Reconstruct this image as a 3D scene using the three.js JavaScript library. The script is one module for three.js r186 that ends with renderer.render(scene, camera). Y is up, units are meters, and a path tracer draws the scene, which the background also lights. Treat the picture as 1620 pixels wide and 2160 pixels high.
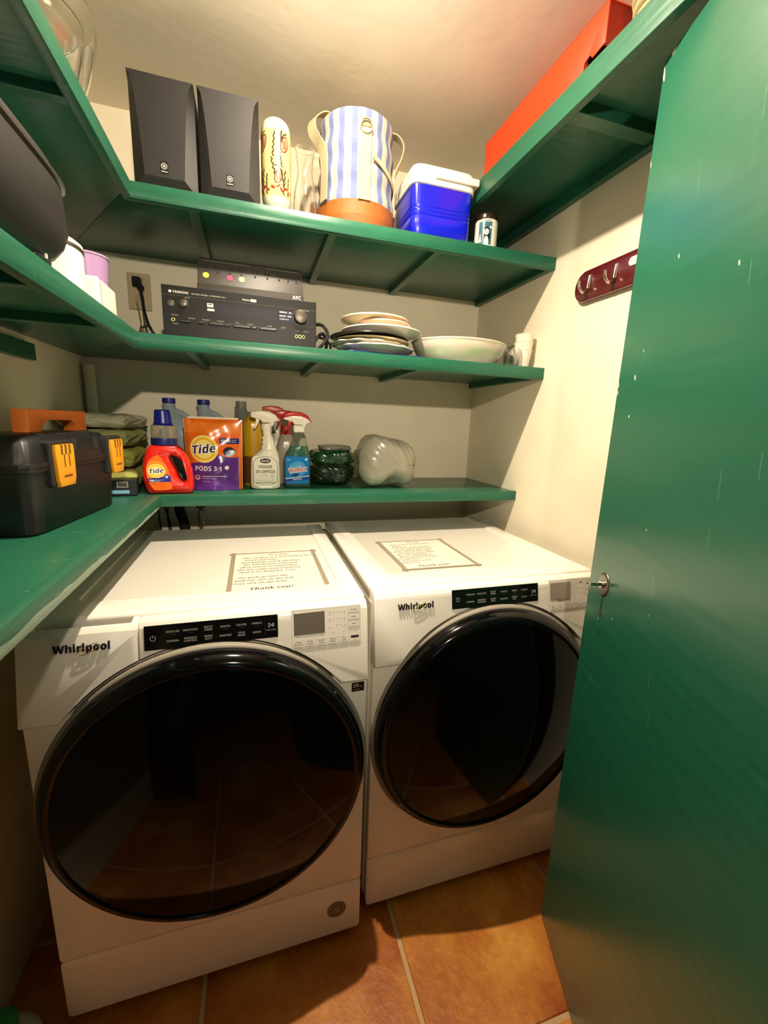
import * as THREE from 'three';
import { RoundedBoxGeometry } from 'three/addons/geometries/RoundedBoxGeometry.js';
import { TextGeometry } from 'three/addons/geometries/TextGeometry.js';
import { FontLoader } from 'three/addons/loaders/FontLoader.js';
import { mergeGeometries, mergeVertices, toCreasedNormals } from 'three/addons/utils/BufferGeometryUtils.js';
import { RectAreaLightUniformsLib } from 'three/addons/lights/RectAreaLightUniformsLib.js';
import { Brush, Evaluator, SUBTRACTION } from 'three-bvh-csg';

// ---------------------------------------------------------------- camera, light, exposure
const scene = new THREE.Scene();
const camera = new THREE.PerspectiveCamera(2 * Math.atan(1080 / 886.4) * 180 / Math.PI, 1620 / 2160, 0.02, 30);
camera.rotation.order = 'YXZ';
camera.position.set(0.5906, 1.3853, 1.8656);
camera.rotation.set(-0.2066, -0.3035, 0.0378);
scene.add(camera);
const renderer = new THREE.WebGLRenderer({ antialias: true });
renderer.toneMapping = THREE.LinearToneMapping;
renderer.toneMappingExposure = 1.3;
renderer.shadowMap.enabled = true;
scene.background = new THREE.Color(0x000000);
RectAreaLightUniformsLib.init();
const KEY = new THREE.Vector3(0.77, 2.3546, 0.90), KEY_POWER = 6.4, KEY_CONE = 1.24, GLOW_POWER = 1.9;          // closet ceiling lamp, just above the frame
const HALL = new THREE.Vector3(0.72, 1.90, 2.42), HALL_POWER = 5.6;           // lamp of the hall behind the camera
const WARM = new THREE.Color(1.0, 0.84, 0.64);

// ---------------------------------------------------------------- helpers
let seed = 7;
const rnd = () => { seed = (seed + 0x6d2b79f5) | 0; let t = Math.imul(seed ^ (seed >>> 15), 1 | seed); t = (t + Math.imul(t ^ (t >>> 7), 61 | t)) ^ t; return ((t ^ (t >>> 14)) >>> 0) / 4294967296; };
const V = (x, y, z) => new THREE.Vector3(x, y, z);
const taken = {};
function numbered(n) { const k = taken[n] = (taken[n] ?? -1) + 1; return k ? n + '_' + String(k).padStart(3, '0') : n; }
function tag(o, label, category, group) { o.userData.label = label; o.userData.category = category; if (group) o.userData.group = group; return o; }
function thing(name, label, category, pos = [0, 0, 0], turn = 0, group) {
  const o = new THREE.Group(); o.name = numbered(name); scene.add(o); o.position.set(...pos); o.rotation.y = turn;
  return tag(o, label, category, group);
}
function prep(g) {
  g = g.index ? g.toNonIndexed() : g.clone();
  if (!g.attributes.normal) g.computeVertexNormals();
  if (!g.attributes.uv) g.setAttribute('uv', new THREE.Float32BufferAttribute(new Float32Array(g.attributes.position.count * 2), 2));
  for (const k of Object.keys(g.attributes)) if (!['position', 'normal', 'uv'].includes(k)) g.deleteAttribute(k);
  g.clearGroups(); return g;
}
const merge = (l) => Array.isArray(l) ? (l.length > 1 ? mergeGeometries(l.map(prep)) : prep(l[0])) : prep(l);
function mesh(parent, name, geo, mat, label) {
  const m = new THREE.Mesh(Array.isArray(geo) ? merge(geo) : geo, mat); m.name = name; m.castShadow = m.receiveShadow = true;
  if (parent) parent.add(m); if (label) m.userData.label = label; return m;
}
// a thing that is one mesh
function single(name, geo, mat, label, category, pos = [0, 0, 0], turn = 0, group) {
  const m = mesh(scene, numbered(name), geo, mat); m.position.set(...pos); m.rotation.y = turn; return tag(m, label, category, group);
}
function struct(name, geo, mat) { const m = mesh(scene, name, geo, mat); m.userData.kind = 'structure'; return m; }
function boxUV(g, s = 1) {           // uv in metres over the face that each triangle looks along most
  g = prep(g); const p = g.attributes.position, n = g.attributes.normal, uv = new Float32Array(p.count * 2);
  for (let i = 0; i < p.count; i++) {
    const ax = Math.abs(n.getX(i)), ay = Math.abs(n.getY(i)), az = Math.abs(n.getZ(i));
    const [u, v] = ax >= ay && ax >= az ? [p.getZ(i), p.getY(i)] : ay >= az ? [p.getX(i), p.getZ(i)] : [p.getX(i), p.getY(i)];
    uv[2 * i] = u * s; uv[2 * i + 1] = v * s;
  }
  g.setAttribute('uv', new THREE.BufferAttribute(uv, 2)); return g;
}
const rot = (g, x = 0, y = 0, z = 0) => { if (x) g.rotateX(x); if (y) g.rotateY(y); if (z) g.rotateZ(z); return g; };
const rb = (w, h, d, r, x = 0, y = 0, z = 0, seg = 2) => { const g = new RoundedBoxGeometry(w, h, d, seg, Math.min(r, w / 2.01, h / 2.01, d / 2.01)); g.translate(x, y, z); return g; };
const span = (x0, x1, y0, y1, z0, z1, r = 0.002) => rb(x1 - x0, y1 - y0, z1 - z0, r, (x0 + x1) / 2, (y0 + y1) / 2, (z0 + z1) / 2);
const cyl = (r0, r1, h, seg = 32, x = 0, y = 0, z = 0) => { const g = new THREE.CylinderGeometry(r1, r0, h, seg); g.translate(x, y, z); return g; };
const lathe = (pts, seg = 48) => new THREE.LatheGeometry(pts.map(([r, y]) => new THREE.Vector2(Math.max(r, 0.00001), y)), seg);
const smooth = (pts, n = 8) => new THREE.SplineCurve(pts.map((p) => new THREE.Vector2(...p))).getPoints(pts.length * n).map((p) => [p.x, p.y]);
const tube = (pts, r, seg = 40, rad = 8) => new THREE.TubeGeometry(new THREE.CatmullRomCurve3(pts.map((p) => V(...p))), seg, r, rad, false);
function shape(pts) { const s = new THREE.Shape(); pts.forEach(([x, y], i) => i ? s.lineTo(x, y) : s.moveTo(x, y)); s.closePath(); return s; }
function rrect(x0, y0, x1, y1, r, S = THREE.Shape) {
  const s = new S(); s.moveTo(x0 + r, y0); s.lineTo(x1 - r, y0); s.absarc(x1 - r, y0 + r, r, -Math.PI / 2, 0); s.lineTo(x1, y1 - r); s.absarc(x1 - r, y1 - r, r, 0, Math.PI / 2);
  s.lineTo(x0 + r, y1); s.absarc(x0 + r, y1 - r, r, Math.PI / 2, Math.PI); s.lineTo(x0, y0 + r); s.absarc(x0 + r, y0 + r, r, Math.PI, 1.5 * Math.PI); return s;
}
function ext(s, depth, bevel = 0, seg = 12, crease = 0.6) {
  const g = new THREE.ExtrudeGeometry(s, { depth: depth - 2 * bevel, bevelEnabled: bevel > 0, bevelThickness: bevel, bevelSize: bevel, bevelOffset: -bevel, bevelSegments: 2, curveSegments: seg });
  g.translate(0, 0, bevel); return toCreasedNormals(g, crease);
}
// flat band of rectangular section swept along a path; across = its width direction
function strap(pts, across, width, thick, n = 40) {
  const c = new THREE.CatmullRomCurve3(pts.map((p) => V(...p))), P = c.getPoints(n), pos = [], idx = [];
  for (let i = 0; i <= n; i++) {
    const t = c.getTangent(i / n), a = (Array.isArray(across[0]) ? V(...across[0]).lerp(V(...across[1]), i / n) : V(...across)).clone();
    a.addScaledVector(t, -a.dot(t)).normalize(); const b = t.clone().cross(a).normalize();
    for (const [u, v] of [[-1, -1], [1, -1], [1, 1], [-1, 1]]) { const q = P[i].clone().addScaledVector(a, u * width / 2).addScaledVector(b, v * thick / 2); pos.push(q.x, q.y, q.z); }
  }
  for (let i = 0; i < n; i++) for (let k = 0; k < 4; k++) { const a = i * 4 + k, b = i * 4 + (k + 1) % 4, d = a + 4, e = b + 4; idx.push(a, b, e, a, e, d); }
  idx.push(0, 2, 1, 0, 3, 2); const o = n * 4; idx.push(o, o + 1, o + 2, o, o + 2, o + 3);
  const g = new THREE.BufferGeometry(); g.setAttribute('position', new THREE.Float32BufferAttribute(pos, 3)); g.setIndex(idx); return toCreasedNormals(g, 0.7);
}
// stacked sections {y, x, z, a, b, e}: centre, half width, half depth, squareness
function loft(secs, seg = 40, capTop = true, capBottom = true) {
  const pos = [], idx = [], n = secs.length;
  secs.forEach((s) => { for (let i = 0; i < seg; i++) { const t = i / seg * 2 * Math.PI, c = Math.cos(t), k = Math.sin(t), e = 2 / (s.e ?? 2); pos.push((s.x ?? 0) + s.a * Math.sign(c) * Math.abs(c) ** e, s.y, (s.z ?? 0) + s.b * Math.sign(k) * Math.abs(k) ** e); } });
  for (let j = 0; j < n - 1; j++) for (let i = 0; i < seg; i++) { const a = j * seg + i, b = j * seg + (i + 1) % seg; idx.push(a, a + seg, b, b, a + seg, b + seg); }
  const cap = (j, flip) => { const s = secs[j], o = pos.length / 3; pos.push(s.x ?? 0, s.y, s.z ?? 0); for (let i = 0; i < seg; i++) { const a = j * seg + i, b = j * seg + (i + 1) % seg; idx.push(...(flip ? [o, a, b] : [o, b, a])); } };
  if (capBottom) cap(0, true); if (capTop) cap(n - 1, false);
  const g = new THREE.BufferGeometry(); g.setAttribute('position', new THREE.Float32BufferAttribute(pos, 3)); g.setIndex(idx); return toCreasedNormals(g, 0.75);
}
// sections given as rows [y, x, a, b, e], smoothed
function bottle(rows, seg = 40, n = 5, z = 0) {
  const out = []; for (let i = 0; i < rows.length - 1; i++) for (let k = 0; k < n; k++) { const p = [rows[Math.max(0, i - 1)], rows[i], rows[i + 1], rows[Math.min(rows.length - 1, i + 2)]], t = k / n;
    out.push([0, 1, 2, 3, 4].map((c) => { const [a, b, d, e] = p.map((r) => r[c] ?? 2); return c === 0 ? b + (d - b) * t : 0.5 * (2 * b + (d - a) * t + (2 * a - 5 * b + 4 * d - e) * t * t + (3 * b - a - 3 * d + e) * t * t * t); })); }
  out.push(rows[rows.length - 1]); return loft(out.map(([y, x, a, b, e]) => ({ y, x, z, a: Math.max(a, 0.0004), b: Math.max(b, 0.0004), e: e ?? 2 })), seg);
}
const uvY = (g, h) => { const p = g.attributes.position, uv = g.attributes.uv; for (let i = 0; i < p.count; i++) uv.setY(i, Math.min(1, Math.max(0, p.getY(i) / h))); return g; };

// ---------------------------------------------------------------- textures
function grid(n, seed0) { const a = new Float32Array(n * n); let s = seed0; for (let i = 0; i < n * n; i++) { s = (Math.imul(s, 1664525) + 1013904223) | 0; a[i] = (s >>> 8) / 16777216; } return a; }
function vnoise(u, v, nx, ny, a) {     // tiling value noise, u and v in 0..1
  const x = u * nx, y = v * ny, x0 = Math.floor(x), y0 = Math.floor(y), fx = x - x0, fy = y - y0, sx = fx * fx * (3 - 2 * fx), sy = fy * fy * (3 - 2 * fy);
  const g = (i, j) => a[((j % ny + ny) % ny) * 64 % 4096 + ((i % nx + nx) % nx)];
  return (g(x0, y0) * (1 - sx) + g(x0 + 1, y0) * sx) * (1 - sy) + (g(x0, y0 + 1) * (1 - sx) + g(x0 + 1, y0 + 1) * sx) * sy;
}
const A = [1, 2, 3, 4, 5].map((k) => grid(64, k * 7919));
function dataTex(n, f, srgb, channels) {
  const d = new Uint8Array(n * n * 4);
  for (let y = 0; y < n; y++) for (let x = 0; x < n; x++) { const c = f(x / n, y / n), i = (y * n + x) * 4; if (typeof c === 'number') d[i] = d[i + 1] = d[i + 2] = Math.max(0, Math.min(255, c * 255)); else for (let k = 0; k < 3; k++) d[i + k] = Math.max(0, Math.min(255, c[k])); d[i + 3] = 255; }
  const t = new THREE.DataTexture(d, n, n); t.wrapS = t.wrapT = THREE.RepeatWrapping; t.magFilter = THREE.LinearFilter; t.minFilter = THREE.LinearMipmapLinearFilter; t.generateMipmaps = true; if (srgb) t.colorSpace = THREE.SRGBColorSpace; t.needsUpdate = true; return t;
}
const rep = (t, x, y = x) => { const c = t.clone(); c.repeat.set(x, y); c.needsUpdate = true; return c; };
function canvasTex(w, h, draw) {
  const c = document.createElement('canvas'); c.width = w; c.height = h; const g = c.getContext('2d'); draw(g, w, h);
  const t = new THREE.CanvasTexture(c); t.colorSpace = THREE.SRGBColorSpace; t.anisotropy = 8; return t;
}
const wallBump = dataTex(512, (u, v) => 0.5 * vnoise(u, v, 8, 8, A[0]) + 0.3 * vnoise(u, v, 23, 23, A[1]) + 0.2 * vnoise(u, v, 61, 61, A[2]));
const wallTint = dataTex(256, (u, v) => { const k = 0.93 + 0.07 * (0.6 * vnoise(u, v, 5, 5, A[1]) + 0.4 * vnoise(u, v, 17, 17, A[3])); return [255 * k, 255 * k, 253 * k]; }, true);
const brushBump = dataTex(512, (u, v) => 0.55 * vnoise(u, v, 4, 60, A[0]) + 0.3 * vnoise(u, v, 10, 64, A[2]) + 0.15 * vnoise(u, v, 40, 40, A[1]));
const roughVar = dataTex(256, (u, v) => 0.8 + 0.2 * (0.6 * vnoise(u, v, 6, 6, A[3]) + 0.4 * vnoise(u, v, 31, 31, A[2])));
const clothBump = dataTex(256, (u, v) => 0.5 + 0.25 * Math.sin(u * 2 * Math.PI * 48) + 0.25 * Math.sin(v * 2 * Math.PI * 48));
const grainBump = dataTex(256, (u, v) => 0.6 * vnoise(u, v, 60, 60, A[1]) + 0.4 * vnoise(u, v, 29, 29, A[4]));
const terracotta = [0, 1, 2].map((k) => dataTex(256, (u, v) => {
  const a = vnoise(u, v, 3, 3, A[k]), b = vnoise(u, v, 9, 7, A[k + 1]), c = vnoise(u, v, 41, 37, A[k + 2]), m = 0.5 * a + 0.32 * b + 0.18 * c;
  return [188 + 90 * (m - 0.5), 110 + 110 * (m - 0.5), 30 + 80 * (m - 0.5)];
}, true));

// ---------------------------------------------------------------- materials
const std = (color, roughness = 0.5, o = {}) => new THREE.MeshStandardMaterial({ color, roughness, ...o });
const phys = (color, roughness = 0.5, o = {}) => new THREE.MeshPhysicalMaterial({ color, roughness, ...o });
const paint = (() => { const t = canvasTex(1024, 1024, (g, w, h) => {
  g.fillStyle = '#1f5a43'; g.fillRect(0, 0, w, h);
  for (let i = 0; i < 120; i++) { g.globalAlpha = 0.05; g.fillStyle = i % 2 ? '#2f7a5c' : '#174a36'; g.beginPath(); g.ellipse(rnd() * w, rnd() * h, 30 + 120 * rnd(), 6 + 16 * rnd(), 0, 0, 7); g.fill(); }
  g.globalAlpha = 0.75; g.fillStyle = '#a9bda4'; for (let i = 0; i < 46; i++) { g.beginPath(); g.ellipse(rnd() * w, rnd() * h, 1 + 3 * rnd() * rnd(), 1 + 2.4 * rnd() * rnd(), rnd(), 0, 7); g.fill(); }
  g.globalAlpha = 0.16; g.fillStyle = '#9fb39c'; for (let i = 0; i < 18; i++) { const x = rnd() * w, y = rnd() * h; for (let k = 0; k < 14; k++) { g.beginPath(); g.ellipse(x + (rnd() - 0.5) * 70, y + (rnd() - 0.5) * 24, 2 + 7 * rnd(), 1 + 3 * rnd(), 0, 0, 7); g.fill(); } }
  }); t.wrapS = t.wrapT = THREE.RepeatWrapping; t.repeat.set(1.9, 1.9); return t; })();
const mat = {
  wall: std(0xefe6cf, 0.75, { bumpMap: rep(wallBump, 1.6), bumpScale: 0.0007, map: rep(wallTint, 0.7) }),
  ceiling: std(0xf2e8d8, 0.8, { bumpMap: rep(wallBump, 1.2), bumpScale: 0.0009, map: rep(wallTint, 0.5) }),
  hall: std(0x6e5b44, 0.85),
  green: phys(0xffffff, 0.36, { map: paint, bumpMap: rep(brushBump, 2.2), bumpScale: 0.0006, roughnessMap: rep(roughVar, 2), specularIntensity: 0.7, clearcoat: 0.12, clearcoatRoughness: 0.22 }),
  wornGreen: phys(0xffffff, 0.45, { map: canvasTex(2048, 128, (g, w, h) => {
    g.fillStyle = '#1f5a43'; g.fillRect(0, 0, w, h); g.fillStyle = '#a3b5a0'; g.globalAlpha = 0.85; g.beginPath(); g.moveTo(500, h); for (let x = 500; x <= w; x += 8) g.lineTo(x, h - (x - 500) / (w - 500) * 46 - 26 * vnoise(x / w, 0.3, 60, 8, A[1]) - 18 * vnoise(x / w, 0.7, 20, 8, A[2])); g.lineTo(w, h); g.fill();
    for (let i = 0; i < 260; i++) { g.globalAlpha = 0.2 + 0.5 * rnd(); const x = 460 + (w - 460) * rnd(); g.beginPath(); g.ellipse(x, h - 90 * rnd() * rnd(), 2 + 9 * rnd(), 1 + 3 * rnd(), 0, 0, 7); g.fill(); } }), bumpMap: rep(brushBump, 4, 1), bumpScale: 0.0006 }),
  enamel: phys(0xf1ebe0, 0.28, { clearcoat: 0.5, clearcoatRoughness: 0.12 }),
  enamelGap: std(0x8d8577, 0.6),
  black: std(0x101010, 0.45), gloss: phys(0x040404, 0.06, { specularIntensity: 0.32 }),
  blackPlastic: std(0x131212, 0.45, { bumpMap: rep(grainBump, 8), bumpScale: 0.0004 }),
  rubber: std(0x0d0d0d, 0.8), chrome: std(0xd9d4c8, 0.18, { metalness: 1 }), steel: std(0x9c958a, 0.35, { metalness: 1 }),
  white: phys(0xf2ece0, 0.3), whiteMatte: std(0xe9e2d2, 0.6),
  grout: std(0xcaa377, 0.95, { bumpMap: rep(wallBump, 6), bumpScale: 0.002 }),
  glass: phys(0xffffff, 0.03, { transmission: 1, thickness: 0.004, ior: 1.48 }),
};
const tileMats = terracotta.map((t) => phys(0xffffff, 0.42, { map: t, bumpMap: rep(wallBump, 1.4), bumpScale: 0.0016, clearcoat: 0.25, clearcoatRoughness: 0.3 }));

// ---------------------------------------------------------------- room
const W = 1.5926, CEIL = 2.3926, FRONT = 1.90, DOOR_L = 0.26, DOOR_R = 1.10, DOOR_H = 2.10;
const box = (x0, x1, y0, y1, z0, z1) => { const g = new THREE.BoxGeometry(x1 - x0, y1 - y0, z1 - z0); g.translate((x0 + x1) / 2, (y0 + y1) / 2, (z0 + z1) / 2); return boxUV(g); };
struct('wall_back', box(-0.12, W + 0.12, 0, CEIL, -0.12, 0), mat.wall);
struct('wall_left', box(-0.12, 0, 0, CEIL, 0, FRONT), mat.wall);
struct('wall_right', box(W, W + 0.12, 0, CEIL, 0, FRONT), mat.wall);
struct('wall_front', [box(-1.2, DOOR_L, 0, CEIL, FRONT, FRONT + 0.12), box(DOOR_R, 2.9, 0, CEIL, FRONT, FRONT + 0.12), box(DOOR_L, DOOR_R, DOOR_H, CEIL, FRONT, FRONT + 0.12)], mat.hall);
struct('ceiling', box(-1.3, 3.0, CEIL, CEIL + 0.12, -0.12, 5.2), mat.ceiling);
// door trim
struct('trim_1', [span(DOOR_L - 0.001, DOOR_L + 0.02, 0, DOOR_H, FRONT - 0.005, FRONT + 0.13), span(DOOR_R - 0.02, DOOR_R + 0.001, 0, DOOR_H, FRONT + 0.03, FRONT + 0.13), span(DOOR_L, DOOR_R, DOOR_H - 0.02, DOOR_H + 0.001, FRONT - 0.005, FRONT + 0.13)].map((g) => boxUV(g)), mat.green);
// hall behind the camera, seen only in reflections
const H0 = FRONT + 0.12, H1 = 5.0;
struct('wall_hall_left', box(-1.3, -1.2, 0, CEIL, H0, H1), mat.hall);
struct('wall_hall_right', box(2.9, 3.0, 0, CEIL, H0, H1), mat.hall);
struct('wall_hall_far', [box(-1.3, 0.55, 0, CEIL, H1, H1 + 0.12), box(0.95, 3.0, 0, CEIL, H1, H1 + 0.12), box(0.55, 0.95, 0, 0.95, H1, H1 + 0.12), box(0.55, 0.95, 1.85, CEIL, H1, H1 + 0.12)], mat.hall);
{
  const g = new THREE.Group(); g.name = 'window_1'; g.userData.kind = 'structure'; scene.add(g);
  mesh(g, 'window_frame', [span(0.55, 0.59, 0.95, 1.85, H1 - 0.01, H1 + 0.06), span(0.91, 0.95, 0.95, 1.85, H1 - 0.01, H1 + 0.06), span(0.55, 0.95, 0.95, 0.99, H1 - 0.01, H1 + 0.06), span(0.55, 0.95, 1.81, 1.85, H1 - 0.01, H1 + 0.06), span(0.55, 0.95, 1.38, 1.41, H1, H1 + 0.05)], mat.whiteMatte);
  const p = mesh(g, 'window_pane', span(0.57, 0.93, 0.97, 1.83, H1 + 0.07, H1 + 0.08), std(0x222a2e, 0.3, { emissive: 0x8fd0e6, emissiveIntensity: 1.6 }));
  const l = new THREE.RectAreaLight(0x9fd4ec, 1.2, 0.34, 0.84); l.position.set(0.75, 1.4, H1 - 0.02); l.lookAt(0.75, 1.4, 0); scene.add(l);
}
// floor: terracotta tiles, each its own piece, on a bed of grout
{
  const f = new THREE.Group(); f.name = 'floor'; f.userData.kind = 'structure'; scene.add(f);
  mesh(f, 'grout_bed', box(-1.3, 3.0, -0.12, -0.004, -0.12, 5.2), mat.grout);
  const P = 0.5, G = 0.012, geos = [0, 1, 2, 3].map((k) => { const s = P - G, g = prep(rb(s, 0.014, s, 0.004, 0, -0.007, 0)), p = g.attributes.position, uv = g.attributes.uv; for (let i = 0; i < p.count; i++) { const a = p.getX(i) / s + 0.5, b = p.getZ(i) / s + 0.5; uv.setXY(i, ...[[a, b], [b, 1 - a], [1 - a, b], [b, a]][k]); } return g; });
  let n = 0;
  for (let i = -4; i <= 3; i++) for (let j = -3; j <= 7; j++) {
    const x = 0.939 + P * (i + 0.5), z = 1.295 + P * (j - 0.5); if (x < -1.1 || x > 2.9 || z > 5.0 || (z < 1.7 && (x < -0.2 || x > 1.8)) || z < -0.1) continue;
    const t = mesh(f, 'tile' + (n ? '_' + String(n).padStart(3, '0') : ''), geos[(i * 7 + j * 3 + 64) % 4], tileMats[(i + 2 * j + 30) % 3]); n++;
    t.position.set(x, 0.0006 * Math.sin(i * 3 + j * 5), z);
  }
}
// lamps
{
  const t = thing('ceiling_lamp', 'flush round ceiling lamp above the washer, lighting the closet', 'lamp', [KEY.x, CEIL, KEY.z]);
  mesh(t, 'base', lathe([[0, 0], [0.1, 0], [0.1, -0.033], [0.097, -0.0345], [0.094, -0.033], [0.094, -0.015], [0, -0.015]]), mat.whiteMatte);
  mesh(t, 'diffuser', lathe([[0, -0.0155], [0.093, -0.0155], [0.093, -0.022], [0, -0.024]]), std(0xffffff, 0.6, { emissive: 0xffd9a0, emissiveIntensity: 2 }));
  const l = new THREE.SpotLight(WARM, KEY_POWER, 0, KEY_CONE, 1, 2); l.position.copy(KEY); l.target.position.set(KEY.x + 0.34, 0, KEY.z + 0.52); scene.add(l.target);
  const s = new THREE.PointLight(WARM, GLOW_POWER, 0, 2); s.position.set(KEY.x, KEY.y - 0.012, KEY.z); s.castShadow = true; s.shadow.radius = 0.6; scene.add(s);   // light that leaves the diffuser sideways
  l.castShadow = true; l.shadow.radius = 0.6; scene.add(l);
}
{
  const t = thing('pendant_lamp', 'small hanging spot lamp in the hall behind the doorway', 'lamp', [HALL.x, CEIL, HALL.z]);
  mesh(t, 'canopy', lathe([[0, 0], [0.05, 0], [0.045, -0.02], [0.006, -0.03]]), mat.whiteMatte);
  const dy = HALL.y - CEIL + 0.265; mesh(t, 'cord', cyl(0.003, 0.003, 0.17 - dy, 8, 0, -0.105 + dy / 2, 0), mat.rubber);
  mesh(t, 'socket', cyl(0.02, 0.016, 0.05, 20, 0, -0.205 + dy, 0), mat.black);
  mesh(t, 'bulb', lathe(smooth([[0.012, -0.228], [0.016, -0.24], [0.03, -0.265], [0.028, -0.285], [0.014, -0.298], [0, -0.3]])).translate(0, dy, 0), std(0xffffff, 0.4, { emissive: 0xffe2b0, emissiveIntensity: 14 }));
  const l = new THREE.SpotLight(WARM, HALL_POWER, 0, 0.66, 1, 2); l.position.copy(HALL); l.target.position.set(0.86, 1.50, 0); scene.add(l.target); l.castShadow = true; l.shadow.radius = 1; scene.add(l);
}

// ---------------------------------------------------------------- shelves
function cornerShelf(label, h, t, d, w, braces, cleat, worn) {
  const g = thing('corner_shelf', label, 'shelf', [0, h, 0]), L = 0.02, b = 0.016, Z = FRONT - 0.01;
  const prism = (pts, y0, y1, bev = 0.0015) => { const e = ext(shape(pts), y1 - y0, bev, 4); e.rotateX(Math.PI / 2); e.translate(0, y1, 0); return boxUV(e); };
  mesh(g, 'back_board', prism([[0.001, 0.001], [W - 0.001, 0.001], [W - 0.001, d - L], [w - L, d - L]], -b, 0), mat.green);
  mesh(g, 'side_board', prism([[0.001, 0.002], [w - L, d - L + 0.001], [w - L, Z], [0.001, Z]], -b, 0), mat.green);
  mesh(g, 'front_lip', prism([[w, d], [W - 0.001, d], [W - 0.001, d - L], [w - L, d - L]], -t, 0.001), mat.green);
  const sl = prism([[w, d], [w, Z], [w - L, Z], [w - L, d - L]], -t, 0.001);
  if (worn) { const p = sl.attributes.position, uv = sl.attributes.uv; for (let i = 0; i < p.count; i++) uv.setXY(i, p.getZ(i) / 1.9, Math.max(0.01, Math.min(0.99, (p.getY(i) + t) / (t + 0.001)))); }
  mesh(g, 'side_lip', sl, worn ? mat.wornGreen : mat.green, worn ? 'front edge with paint worn pale along its lower half' : undefined);
  for (const x of braces.back) mesh(g, 'brace', boxUV(span(x - 0.012, x + 0.012, -t + 0.004, -b + 0.001, 0.001, d - L - 0.001)), mat.green);
  for (const z of braces.side) mesh(g, 'brace', boxUV(span(0.001, w - L - 0.001, -t + 0.004, -b + 0.001, z - 0.012, z + 0.012)), mat.green);
  mesh(g, 'end_cleat', boxUV(span(W - 0.022, W - 0.001, -t + 0.002, -b + 0.001, 0.001, d - L - 0.001)), mat.green);
  if (cleat) mesh(g, 'wall_cleat', boxUV(span(0.001, 0.024, -t - 0.042, -t + 0.002, cleat, Z)), mat.green);
  return g;
}
const h1 = 1.1401, h2 = 1.6009, h3 = 1.9597, h4 = 2.1506;
cornerShelf('green painted L-shaped shelf just above the washing machines, holding cleaning products', h1, 0.035, 0.43, 0.309, { back: [0.62, 1.1], side: [0.9, 1.4] }, 0, true);
cornerShelf('green painted L-shaped middle shelf holding the receiver and plates', h2, 0.039, 0.523, 0.303, { back: [0.42, 0.80, 1.14], side: [0.75, 1.05, 1.4] }, 0.415);
cornerShelf('green painted L-shaped upper shelf holding speakers, striped bag and blue cooler', h3, 0.038, 0.522, 0.31, { back: [0.45, 0.83, 1.17], side: [0.85, 1.3] });
{
  const x4 = 1.2955, t = 0.0566, g = thing('side_shelf', 'green painted high shelf along the right wall holding a red box', 'shelf', [0, h4, 0]), Z = FRONT - 0.01;
  mesh(g, 'board', boxUV(span(x4 + 0.02, W - 0.001, -0.018, 0, 0.001, Z)), mat.green);
  mesh(g, 'side_lip', boxUV(span(x4, x4 + 0.0205, -t, 0.001, 0.001, Z)), mat.green);
  for (const z of [0.12, 0.88, 1.5]) mesh(g, 'brace', boxUV(span(x4 + 0.0205, W - 0.001, -t + 0.012, -0.0175, z - 0.02, z + 0.02)), mat.green);
  mesh(g, 'wall_cleat', boxUV(span(W - 0.024, W - 0.001, -t + 0.004, -0.0175, 0.001, Z)), mat.green);
}

// ---------------------------------------------------------------- washer and dryer
const font = await new FontLoader().loadAsync('fonts/droid/droid_sans_bold.typeface.json');
const csg = new Evaluator(); csg.attributes = ['position', 'normal']; csg.useGroups = false;
function cut(a, ...bs) {
  const B = (g) => { g = prep(g); g.deleteAttribute('uv'); const b = new Brush(mergeVertices(g)); b.updateMatrixWorld(); return b; };
  let r = B(a); for (const b of bs) { r = csg.evaluate(r, B(b), SUBTRACTION); }
  const g = r.geometry; g.clearGroups(); return toCreasedNormals(g, 0.5);
}
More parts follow.
